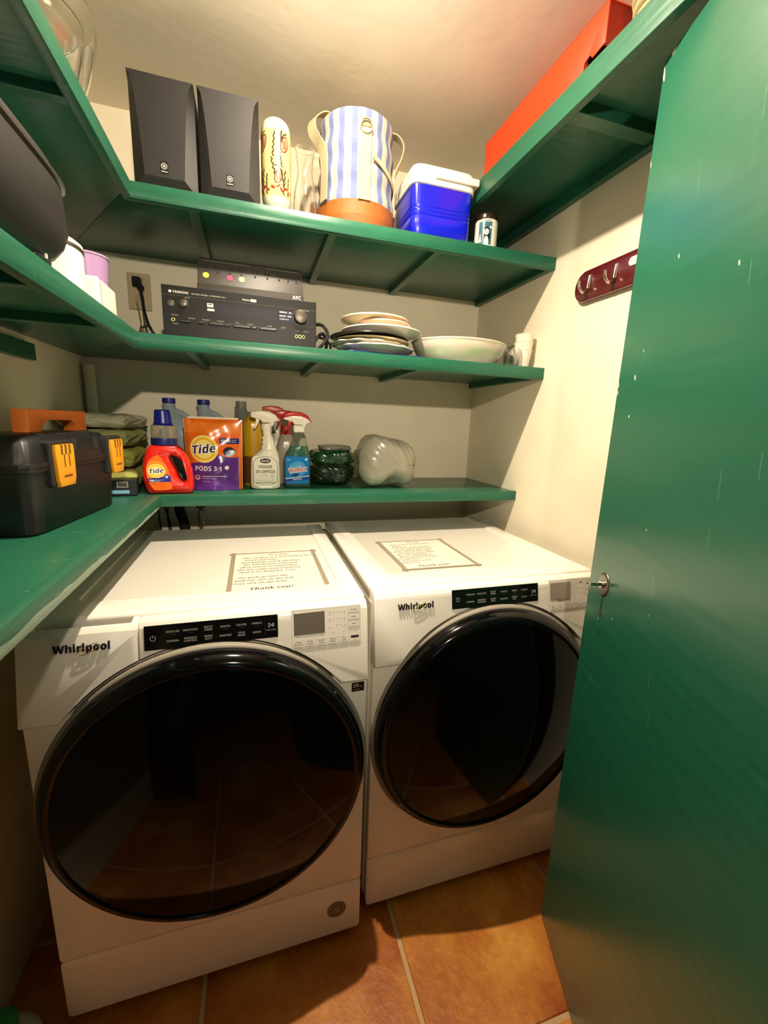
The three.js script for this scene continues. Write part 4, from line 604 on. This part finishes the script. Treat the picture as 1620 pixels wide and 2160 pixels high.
{ // red detergent jug with handle
  const t = thing('detergent_bottle', 'red detergent bottle with blue cap at the shelf corner', 'detergent bottle', [0.3245, T1, 0.362], 0.04); t.scale.x = 1.1;
  const s = new THREE.Shape(); s.moveTo(-0.046, 0); s.lineTo(0.058, 0); s.quadraticCurveTo(0.067, 0.002, 0.0675, 0.02); s.quadraticCurveTo(0.069, 0.075, 0.056, 0.112); s.quadraticCurveTo(0.045, 0.136, 0.03, 0.148); s.lineTo(0.029, 0.152); s.lineTo(-0.038, 0.152); s.quadraticCurveTo(-0.05, 0.148, -0.056, 0.118); s.quadraticCurveTo(-0.070, 0.07, -0.060, 0.028); s.quadraticCurveTo(-0.056, 0.004, -0.046, 0);
  const h = new THREE.Path(); h.moveTo(0.016, 0.122); h.quadraticCurveTo(0.046, 0.112, 0.052, 0.070); h.quadraticCurveTo(0.052, 0.038, 0.042, 0.036); h.quadraticCurveTo(0.028, 0.038, 0.022, 0.074); h.quadraticCurveTo(0.008, 0.104, 0.008, 0.114); h.quadraticCurveTo(0.009, 0.123, 0.016, 0.122); s.holes.push(h);
  const g = new THREE.ExtrudeGeometry(s, { depth: 0.046, bevelEnabled: true, bevelThickness: 0.016, bevelSize: 0.010, bevelOffset: -0.010, bevelSegments: 6, curveSegments: 16 }); g.translate(0, 0, -0.023);
  mesh(t, 'body', toCreasedNormals(g, 0.9), phys(0xd4200f, 0.3, { clearcoat: 0.5 }));
  const lab = new THREE.Shape(); lab.moveTo(-0.034, 0.012); lab.quadraticCurveTo(-0.002, 0.010, 0.012, 0.016); lab.lineTo(0.008, 0.066); lab.quadraticCurveTo(-0.004, 0.108, -0.020, 0.124); lab.quadraticCurveTo(-0.052, 0.11, -0.052, 0.07); lab.quadraticCurveTo(-0.05, 0.03, -0.034, 0.012);
  const lg = new THREE.ShapeGeometry(lab, 10), p = lg.attributes.position, uv = lg.attributes.uv; for (let i = 0; i < p.count; i++) uv.setXY(i, (p.getX(i) + 0.056) / 0.07, p.getY(i) / 0.128);
  mesh(t, 'label', lg.translate(0, 0, 0.0393), phys(0xffffff, 0.3, { map: canvasTex(560, 1024, (g, w, hh) => {
    g.fillStyle = '#f06a12'; g.fillRect(0, 0, w, hh); g.fillStyle = '#f58a2a'; g.beginPath(); g.arc(220, 420, 240, 0, 7); g.fill(); g.fillStyle = '#2a2a80'; g.beginPath(); g.moveTo(0, 640); g.lineTo(w, 560); g.lineTo(w, 720); g.lineTo(0, 720); g.fill(); drawTide(g, 236, 440, 176); g.fillStyle = '#3c44a4'; g.beginPath(); g.arc(440, 590, 60, 0, 7); g.fill(); g.fillStyle = '#e8e8f4'; g.beginPath(); g.arc(440, 590, 26, 0, 7); g.fill();
    g.fillStyle = '#fff'; g.font = 'bold 66px sans-serif'; g.fillText('100', 76, 706); g.font = '22px sans-serif'; g.fillText('detergente liquido', 200, 676); g.fillText('ORIGINAL', 200, 706); g.fillStyle = '#a02a08'; g.font = 'bold 34px sans-serif'; g.fillText('REMOVES STAINS', 120, 780); g.font = '30px sans-serif'; g.fillText('COMPLETELY', 220, 850); g.fillText('1.09 L', 260, 900); }) }));
  mesh(t, 'collar', lathe([[0.033, 0.152], [0.0345, 0.154], [0.0345, 0.172], [0.033, 0.174]], 48).translate(-0.006, 0, 0), phys(0x18246e, 0.35)); mesh(t, 'spout', [cyl(0.014, 0.011, 0.035, 24, -0.006, 0.185, 0), cyl(0.026, 0.026, 0.012, 24, -0.006, 0.172, 0)], phys(0x1d2f80, 0.35));
  mesh(t, 'clear_cup', lathe([[0.0335, 0.168], [0.032, 0.212], [0.03, 0.2135], [0.0305, 0.21], [0.032, 0.168]], 48).translate(-0.006, 0, 0), phys(0xf4efe4, 0.1, { transmission: 0.85, thickness: 0, ior: 1.4 }));
  mesh(t, 'cap', lathe([[0.03, 0.2136], [0.0262, 0.2145], [0.0235, 0.222], [0.0205, 0.258], [0.018, 0.2615], [0, 0.262]], 48).translate(-0.006, 0, 0), phys(0x131f8a, 0.3));
}
{ // stand-up pouch
  const t = thing('pods_pouch', 'orange and purple detergent pouch behind the red bottle', 'pouch', [0.4615, T1, 0.304], -0.02), Wd = 0.187, Hh = 0.238, nx = 28, ny = 30;
  const sheet = (sgn) => { const pos = [], uv = [], idx = []; for (let j = 0; j <= ny; j++) for (let i = 0; i <= nx; i++) { const u = i / nx, v = j / ny, b = Math.pow(Math.max(0, Math.sin(Math.PI * u)), 0.6) * (0.034 * Math.pow(1 - v, 0.55) + 0.006 * Math.sin(Math.PI * v)) + 0.0015 * Math.sin(u * 17 + v * 9) * Math.sin(Math.PI * u) + 0.0016 * Math.sin(v * 23 - u * 11) * Math.sin(Math.PI * u); pos.push((u - 0.5) * Wd * (1 - 0.05 * (1 - v)), v * Hh, sgn * (0.001 + b)); uv.push(sgn > 0 ? u : 1 - u, v); } for (let j = 0; j < ny; j++) for (let i = 0; i < nx; i++) { const a = j * (nx + 1) + i, b = a + 1, c = a + nx + 1, d = c + 1; sgn > 0 ? idx.push(a, b, d, a, d, c) : idx.push(a, d, b, a, c, d); } const g = new THREE.BufferGeometry(); g.setAttribute('position', new THREE.Float32BufferAttribute(pos, 3)); g.setAttribute('uv', new THREE.Float32BufferAttribute(uv, 2)); g.setIndex(idx); g.computeVertexNormals(); return g; };
  const art = canvasTex(900, 1150, (g, w, h) => {
    g.fillStyle = '#ef6a14'; g.fillRect(0, 0, w, h); g.fillStyle = '#f07e22'; g.fillRect(0, 60, w, 160);
    g.fillStyle = '#5c2a86'; g.beginPath(); g.moveTo(0, 720); g.quadraticCurveTo(420, 690, 520, 560); g.quadraticCurveTo(700, 640, w - 60, 600); g.lineTo(w - 60, h); g.lineTo(0, h); g.fill();
    drawTide(g, 300, 480, 220); g.fillStyle = '#2a2470'; g.fillRect(540, 300, 310, 92); g.fillStyle = '#f4f0e6'; g.font = 'bold 62px sans-serif'; g.fillText('100%', 556, 366); g.font = '22px sans-serif'; g.fillText('paquete', 730, 340); g.fillText('soluble', 730, 370);
    g.fillStyle = '#1d1c3a'; g.beginPath(); g.ellipse(690, 520, 96, 78, 0, 0, 7); g.fill(); g.fillStyle = '#b9c4d8'; g.beginPath(); g.ellipse(712, 545, 76, 50, -0.5, 0, 7); g.fill(); g.fillStyle = '#f2f4f8'; g.beginPath(); g.ellipse(742, 530, 24, 40, 0.4, 0, 7); g.fill(); g.fillStyle = '#39508c'; g.beginPath(); g.ellipse(668, 540, 36, 28, 0.3, 0, 7); g.fill();
    g.fillStyle = '#f4f0f6'; g.font = 'bold 104px sans-serif'; g.fillText('PODS', 140, 830); g.font = 'bold 100px sans-serif'; g.fillText('3·1', 440, 830); g.beginPath(); g.arc(650, 780, 34, 0, 7); g.fill(); g.font = 'bold 24px sans-serif'; g.fillText('DETERGENTE SUPERCONCENTRADO', 250, 930); g.font = '18px sans-serif'; g.fillText('quitamanchas + abrillantador', 250, 962); g.fillText('contenido neto', 250, 1010); g.fillStyle = '#d9a2b0'; g.beginPath(); g.arc(180, 940, 44, 0, 7); g.fill(); g.fillStyle = '#3a1c50'; g.beginPath(); g.arc(180, 930, 18, 0, 7); g.fill();
    g.fillStyle = '#f5b890'; g.fillRect(0, 0, 10, h); g.fillRect(w - 12, 0, 12, h); g.strokeStyle = '#f7d0b0'; g.lineWidth = 6; g.beginPath(); g.arc(86, 44, 22, 0, 7); g.stroke();
  });
  mesh(t, 'film', [sheet(1), sheet(-1)], phys(0xffffff, 0.22, { map: art, clearcoat: 0.6, clearcoatRoughness: 0.1, side: THREE.DoubleSide }));
  mesh(t, 'zip_seal', rb(0.16, 0.010, 0.003, 0.001, 0.0, Hh + 0.002, -0.002), std(0xe7d3b4, 0.5));
}
function trigger(t, y, x, m1, m2, s = 1) {     // spray head facing left
  const h = ext(shape([[-0.052, 0.012], [-0.052, 0.030], [-0.02, 0.036], [0.012, 0.034], [0.034, 0.022], [0.047, 0.002], [0.03, 0.0], [0.022, -0.018], [0.013, -0.018], [0.012, -0.006], [-0.012, -0.006], [-0.02, 0.004]].map(([a, b]) => [a * s, b * s])), 0.024, 0.006); h.translate(x, y, -0.012);
  const head = mesh(t, 'spray_head', h, m1);
  const tr = ext(shape([[-0.034, 0.012], [-0.022, 0.012], [-0.024, -0.004], [-0.036, -0.026], [-0.043, -0.026], [-0.036, -0.004]].map(([a, b]) => [a * s, b * s])), 0.012, 0.002); tr.translate(x, y, -0.006); mesh(head, 'trigger', tr, m2); return head;
}
{ // white vinegar spray
  const t = thing('vinegar_spray_bottle', 'white spray bottle labelled vinagre de limpieza', 'spray bottle', [0.6285, T1, 0.295]);
  const rows = [[0, 0, 0.044, 0.026, 3], [0.004, 0, 0.05, 0.031, 3], [0.02, 0, 0.052, 0.032, 3], [0.085, 0, 0.050, 0.031, 3], [0.112, 0.002, 0.047, 0.030, 3], [0.13, 0.010, 0.035, 0.026, 2.6], [0.142, 0.014, 0.026, 0.021, 2.4], [0.15, 0.013, 0.026, 0.02, 2.2], [0.157, 0.014, 0.022, 0.0185, 2.2], [0.165, 0.011, 0.023, 0.018, 2.2], [0.172, 0.012, 0.0195, 0.017, 2.2], [0.180, 0.009, 0.020, 0.0165, 2.2], [0.187, 0.010, 0.0165, 0.016, 2], [0.198, 0.008, 0.015, 0.015, 2], [0.21, 0.006, 0.0135, 0.0135, 2]];
  mesh(t, 'body', bottle(rows, 48, 4), phys(0xefe8d8, 0.35));
  mesh(t, 'neck_ring', cyl(0.0165, 0.0155, 0.022, 28, 0.006, 0.218, 0), mat.whiteMatte);
  trigger(t, 0.238, 0.006, phys(0xe6dfd0, 0.4), phys(0xe6dfd0, 0.4));
  const art = canvasTex(640, 800, (g, w, h) => { g.fillStyle = '#efe8d8'; g.fillRect(0, 0, w, h); g.strokeStyle = '#37322b'; g.fillStyle = '#37322b'; g.lineWidth = 12; g.beginPath(); g.moveTo(20, 700); g.lineTo(20, 220); g.quadraticCurveTo(40, 20, 320, 20); g.quadraticCurveTo(600, 20, 620, 220); g.lineTo(620, 700); g.quadraticCurveTo(560, 784, 320, 784); g.quadraticCurveTo(80, 784, 20, 700); g.stroke();
    g.beginPath(); g.ellipse(320, 130, 138, 66, 0, 0, 7); g.fill(); g.textAlign = 'center'; g.fillStyle = '#efe8d8'; g.font = 'bold 70px sans-serif'; g.fillText('Ancla', 320, 154); g.fillStyle = '#37322b'; g.save(); g.translate(320, 330); g.scale(0.74, 1); g.font = 'bold 110px sans-serif'; g.fillText('VINAGRE', 0, 0); g.fillText('DE LIMPIEZA', 0, 130); g.restore(); g.font = 'italic 34px serif'; g.fillText('Lavanda', 300, 530); g.lineWidth = 6; g.beginPath(); g.arc(500, 540, 38, 0, 7); g.stroke(); g.beginPath(); g.arc(500, 540, 18, 0, 5); g.stroke(); g.fillRect(70, 716, 500, 12); g.fillRect(70, 736, 500, 8); g.lineWidth = 3; for (let i = 0; i < 14; i++) { const x = 90 + i * 36; g.beginPath(); g.moveTo(x, 706); g.quadraticCurveTo(x + 8, 670, x + (i % 3 - 1) * 12, 640 + (i * 29 % 34)); g.stroke(); g.beginPath(); g.arc(x + (i % 3 - 1) * 12, 638 + (i * 29 % 34), 6, 0, 7); g.stroke(); } });
  const lb = print(0.084, 0.100, undefined, 0.012), p = lb.attributes.position; mesh(t, 'label', at(print(0.086, 0.104, undefined, 0.014), 0, 0.066, 0.0327), phys(0xffffff, 0.35, { map: art }));
}
{ // blue-green glass cleaner
  const t = thing('glass_cleaner_bottle', 'blue green glass cleaner spray bottle with red and white head', 'spray bottle', [0.745, T1, 0.258]);
  const k = 1.0, shell = (s, y1) => bottle([[0.0008, 0, 0.046 * s, 0.026 * s, 3.4], [0.006, 0, 0.0485 * s, 0.029 * s, 3.4], [0.09, 0, 0.0485 * s, 0.029 * s, 3.4], [0.118, 0.001, 0.046 * s, 0.0285 * s, 3], [0.15, 0.006, 0.034 * s, 0.025 * s, 2.6], [0.178, 0.008, 0.025 * s, 0.020 * s, 2.2], [0.205, 0.008, 0.017 * s, 0.016 * s, 2]].filter((r) => r[0] <= y1), 48, 4);
  mesh(t, 'bottle', shell(1, 1), phys(0xe8efe6, 0.06, { transmission: 0.95, thickness: 0, ior: 1.4 }));
  mesh(t, 'liquid', shell(0.95, 0.16).translate(0, 0.0012, 0), phys(0x0a6b5c, 0.1));
  mesh(t, 'collar', rb(0.04, 0.026, 0.036, 0.006, 0.006, 0.214, 0), mat.white);
  const hd = trigger(t, 0.234, 0.004, mat.white, phys(0xb01a18, 0.35), 1.02);
  const cap = ext(shape([[-0.055, 0.016], [-0.052, 0.036], [-0.02, 0.042], [0.012, 0.04], [0.036, 0.028], [0.05, 0.004], [0.036, 0.014], [0.01, 0.024], [-0.02, 0.024]]), 0.029, 0.006); cap.translate(0.004, 0.234, -0.0145); mesh(hd, 'red_cover', cap, phys(0xc01814, 0.3));
  const art = canvasTex(640, 800, (g, w, h) => { g.fillStyle = '#0f7cc8'; g.fillRect(0, 0, w, h); g.fillStyle = '#49a6e2'; g.beginPath(); g.arc(330, 360, 230, 0, 7); g.fill(); g.fillStyle = '#dff0fa'; for (let i = 0; i < 14; i++) { const a = i * 0.449; g.beginPath(); g.moveTo(360 + 60 * Math.cos(a), 350 + 50 * Math.sin(a)); g.lineTo(360 + 190 * Math.cos(a + 0.06), 350 + 170 * Math.sin(a + 0.06)); g.lineTo(360 + 60 * Math.cos(a + 0.2), 350 + 50 * Math.sin(a + 0.2)); g.fill(); } g.fillStyle = '#1a3f98'; g.beginPath(); g.arc(250, 470, 120, 0.2, 2.9); g.fill();
    g.save(); g.translate(330, 400); g.rotate(-0.13); g.textAlign = 'center'; g.scale(0.9, 1.15); g.font = 'bold 150px sans-serif'; g.lineWidth = 26; g.strokeStyle = '#f4f4f0'; g.strokeText('Windex', 0, 40); g.fillStyle = '#cc1f26'; g.fillText('Windex', 0, 40); g.restore(); g.save(); g.translate(320, 640); g.rotate(-0.12); g.fillStyle = '#1c3f9c'; g.fillRect(-400, -10, 800, 76); g.fillStyle = '#cfe4f4'; g.fillRect(-400, -44, 800, 30); g.fillStyle = '#fff'; g.font = 'bold 54px sans-serif'; g.textAlign = 'center'; g.fillText('ORIGINAL', 0, 46); g.restore(); g.fillStyle = '#e8f4fb'; g.font = 'italic 40px sans-serif'; g.fillText('limpia', 30, 110); g.beginPath(); g.arc(560, 80, 34, 0, 7); g.fill(); });
  mesh(t, 'label', at(print(0.086, 0.100, undefined, 0.006), -0.002, 0.064, 0.0296), phys(0xffffff, 0.25, { map: art }));
}
{ // things behind the front row
  const jugM = phys(0xb9c6d0, 0.3, { transmission: 0.35, thickness: 0, ior: 1.35 });
  const jug = (label, x, z, m, cap, sc = 1) => {
    const t = thing('water_jug', label, 'jug', [x, T1, z]);
    mesh(t, 'body', bottle([[0, 0, 0.053, 0.056, 4], [0.006, 0, 0.057, 0.06, 4], [0.12, 0, 0.058, 0.06, 4], [0.18, 0, 0.057, 0.06, 3], [0.222, -0.008, 0.047, 0.05, 2.4], [0.255, -0.024, 0.031, 0.033, 2], [0.278, -0.032, 0.021, 0.021, 2], [0.288, -0.032, 0.0195, 0.0195, 2]].map((r) => [r[0] * sc, ...r.slice(1)]), 40, 4), m);
    mesh(t, 'handle', tube([[-0.008, 0.262 * sc, 0.01], [0.018, 0.25 * sc, 0.014], [0.04, 0.226 * sc, 0.018], [0.05, 0.185 * sc, 0.02]], 0.010, 24, 12), m);
    if (cap) mesh(t, 'cap', lathe([[0.021, 0.288], [0.0225, 0.289], [0.0225, 0.305], [0.021, 0.307], [0, 0.307]], 32).translate(-0.032, 0, 0), phys(cap, 0.4)); else mesh(t, 'neck', cyl(0.02, 0.02, 0.02, 24, -0.032, 0.298 * sc, 0), m);
    return t;
  };
  jug('translucent water jug with blue cap, left one behind the red detergent', 0.328, 0.105, jugM, 0x14207a); jug('translucent water jug with blue cap, right one behind the orange pouch', 0.446, 0.105, jugM, 0x14207a);
  jug('grey translucent jug without cap behind the yellow bottle', 0.580, 0.100, phys(0x8c8f86, 0.3, { transmission: 0.3, thickness: 0, ior: 1.35 }), null, 1.0);
  const y = thing('yellow_bottle', 'tall yellow bottle between the orange pouch and vinegar spray', 'bottle', [0.592, T1, 0.222]);
  mesh(y, 'body', bottle([[0, 0, 0.036, 0.03], [0.006, 0, 0.04, 0.034], [0.11, 0, 0.039, 0.034], [0.18, 0, 0.04, 0.034], [0.23, 0, 0.036, 0.032], [0.258, 0.002, 0.022, 0.02], [0.27, 0.002, 0.014, 0.014]], 36, 4), phys(0xc79a14, 0.25)); mesh(y, 'label', lathe([[0.0405, 0.012], [0.0405, 0.11]], 40).scale(1, 1, 0.88), std(0x6b3d12, 0.5));
  const r = thing('red_spray_bottle', 'clear spray bottle with red trigger head behind the glass cleaner', 'spray bottle', [0.712, T1, 0.165]);
  mesh(r, 'body', bottle([[0, 0, 0.036, 0.03, 3], [0.006, 0, 0.04, 0.033, 3], [0.12, 0, 0.039, 0.033, 3], [0.17, 0, 0.03, 0.028, 2.4], [0.2, 0, 0.017, 0.017, 2], [0.215, 0, 0.015, 0.015, 2]], 36, 4), phys(0xd9d4c4, 0.2, { transmission: 0.5, thickness: 0 })); mesh(r, 'shrink_sleeve', cyl(0.021, 0.019, 0.05, 28, 0, 0.2, 0), phys(0xb4241c, 0.3)); trigger(r, 0.245, 0.006, phys(0xb4241c, 0.3), phys(0xb4241c, 0.3));
  const o = thing('orange_spray_bottle', 'white spray bottle with orange head directly behind the vinegar spray', 'spray bottle', [0.682, T1, 0.085]);
  mesh(o, 'body', bottle([[0, 0, 0.03, 0.028, 3], [0.006, 0, 0.034, 0.03, 3], [0.14, 0, 0.033, 0.03, 3], [0.2, 0, 0.017, 0.017, 2], [0.235, 0, 0.015, 0.015, 2]], 36, 4), phys(0xcfc8b8, 0.3)); trigger(o, 0.262, -0.004, phys(0xc4501a, 0.35), phys(0xc4501a, 0.35));
}
{ // film bags: blobs with creases
  const blob = (a, b, c, e, amp, s0, dent) => { const g = prep(new THREE.SphereGeometry(1, 64, 44)), p = g.attributes.position; for (let i = 0; i < p.count; i++) { let x = p.getX(i), y = p.getY(i), z = p.getZ(i); const q = 1 / Math.pow(Math.abs(x) ** e + Math.abs(y) ** e + Math.abs(z) ** e, 1 / e); const n = Math.sin(5 * x + 3 * y + s0) * 0.5 + Math.sin(9 * z - 6 * x + s0) * 0.35 + 0.5 * Math.abs(Math.sin(13 * x + 8 * y - 4 * z + s0)) + 0.3 * Math.abs(Math.sin(21 * y - 17 * x + 6 * z)); const k = q * (1 + amp * (n - 0.5)); x *= k; y *= k; z *= k; if (dent) y += dent(x, y, z); p.setXYZ(i, x * a, y * b, z * c); } const m = mergeVertices(g); m.computeVertexNormals(); return m; };
  single('clear_plastic_bag', blob(0.112, 0.094, 0.085, 3.2, 0.07, 1, (x, y, z) => y < 0 && z > 0 ? 0.5 * Math.exp(-((x - 0.05) ** 2) * 9) * z * -y : -0.16 * x * (y > 0 ? 1 : 0)), phys(0xb9b3a2, 0.3, { transmission: 0.08, thickness: 0, clearcoat: 0.6, clearcoatRoughness: 0.2 }), 'stuffed clear plastic bag at the right of the lower shelf', 'plastic bag', [1.092, T1 + 0.098, 0.262], 0.12);
  const gb = thing('green_package', 'dark green folded plastic package beside the glass cleaner', 'package', [0.884, T1, 0.175]), gm = phys(0x17401f, 0.22, { clearcoat: 0.7, clearcoatRoughness: 0.15 });
  mesh(gb, 'lower_fold', blob(0.086, 0.040, 0.085, 4, 0.09, 2).translate(0, 0.043, 0), phys(0x1b2a1a, 0.2, { clearcoat: 0.8 })); mesh(gb, 'upper_fold', blob(0.082, 0.034, 0.075, 3.6, 0.1, 4).translate(0.006, 0.104, -0.012), gm); mesh(gb, 'clear_wrap', blob(0.062, 0.012, 0.05, 4, 0.08, 5).translate(0.02, 0.143, -0.012), phys(0x9ea08a, 0.2, { transmission: 0.4, thickness: 0 }));
}
// pipe in the corner, tubes and tap behind the machines, things on the floor at the left
{
  const t = thing('water_pipe', 'cream painted pipe standing in the left back corner', 'pipe', [0.028, 0, 0.028]);
  mesh(t, 'tube', cyl(0.018, 0.018, h2 - 0.045 - T1 - 0.002, 28, 0, (T1 + h2 - 0.045) / 2, 0), mat.wall); mesh(t, 'clip', rot(new THREE.TorusGeometry(0.0192, 0.002, 8, 28), Math.PI / 2).translate(0, 1.3, 0), mat.wall);
  single('drain_hose', tube([[0.315, 1.085, 0.05], [0.30, 1.03, 0.055], [0.318, 0.95, 0.06], [0.32, 0.8, 0.08], [0.30, 0.45, 0.1], [0.3, 0.3, 0.11]], 0.019, 60, 16), mat.rubber, 'thick black drain hose behind the washing machine', 'hose');
  const f = thing('water_tap', 'small metal tap on the back wall above washer', 'tap', [0.378, 1.0, 0]);
  mesh(f, 'pipe_stub', rot(cyl(0.009, 0.009, 0.05, 16), Math.PI / 2).translate(0, 0, 0.025), mat.steel); mesh(f, 'body', [cyl(0.011, 0.011, 0.05, 18, 0, -0.012, 0.052), cyl(0.014, 0.014, 0.012, 6, 0, -0.038, 0.052)], mat.chrome); mesh(f, 'handle', [rb(0.036, 0.008, 0.012, 0.003, 0, 0.028, 0.052), cyl(0.005, 0.005, 0.02, 12, 0, 0.016, 0.052)], mat.black); mesh(f, 'supply_hose', tube([[0, -0.045, 0.052], [0.0, -0.1, 0.055], [0.02, -0.25, 0.07], [0.02, -0.5, 0.1]], 0.007, 40), mat.steel);
  single('tangled_wire', [[0.218, 0.0], [0.24, 0.014], [0.256, -0.006]].map(([x, d], i) => tube([[x - 0.02, 1.10, 0.012 + i * 0.004], [x - 0.004, 1.04, 0.014 + i * 0.004], [x + d, 0.97, 0.012 + i * 0.004], [x + d + 0.012, 0.85, 0.014 + i * 0.004]], 0.0028, 30)), mat.rubber, 'thin dark wires on the back wall behind washer', 'wire');
  const j = thing('floor_canister', 'pale rounded container with green cap on the floor at far left', 'container', [0.072, 0.001, 1.06]);
  mesh(j, 'body', lathe(smooth([[0.05, 0], [0.058, 0.006], [0.06, 0.06], [0.056, 0.1], [0.036, 0.13], [0.02, 0.14]], 5), 40), std(0xa9a68a, 0.5)); mesh(j, 'cap', lathe([[0.02, 0.139], [0.026, 0.141], [0.026, 0.17], [0.022, 0.174], [0, 0.175]], 32), std(0x1f7a3c, 0.5));
}

scene.traverse((o) => { if (o.isMesh) { o.castShadow = true; o.receiveShadow = true; } });
renderer.render(scene, camera);
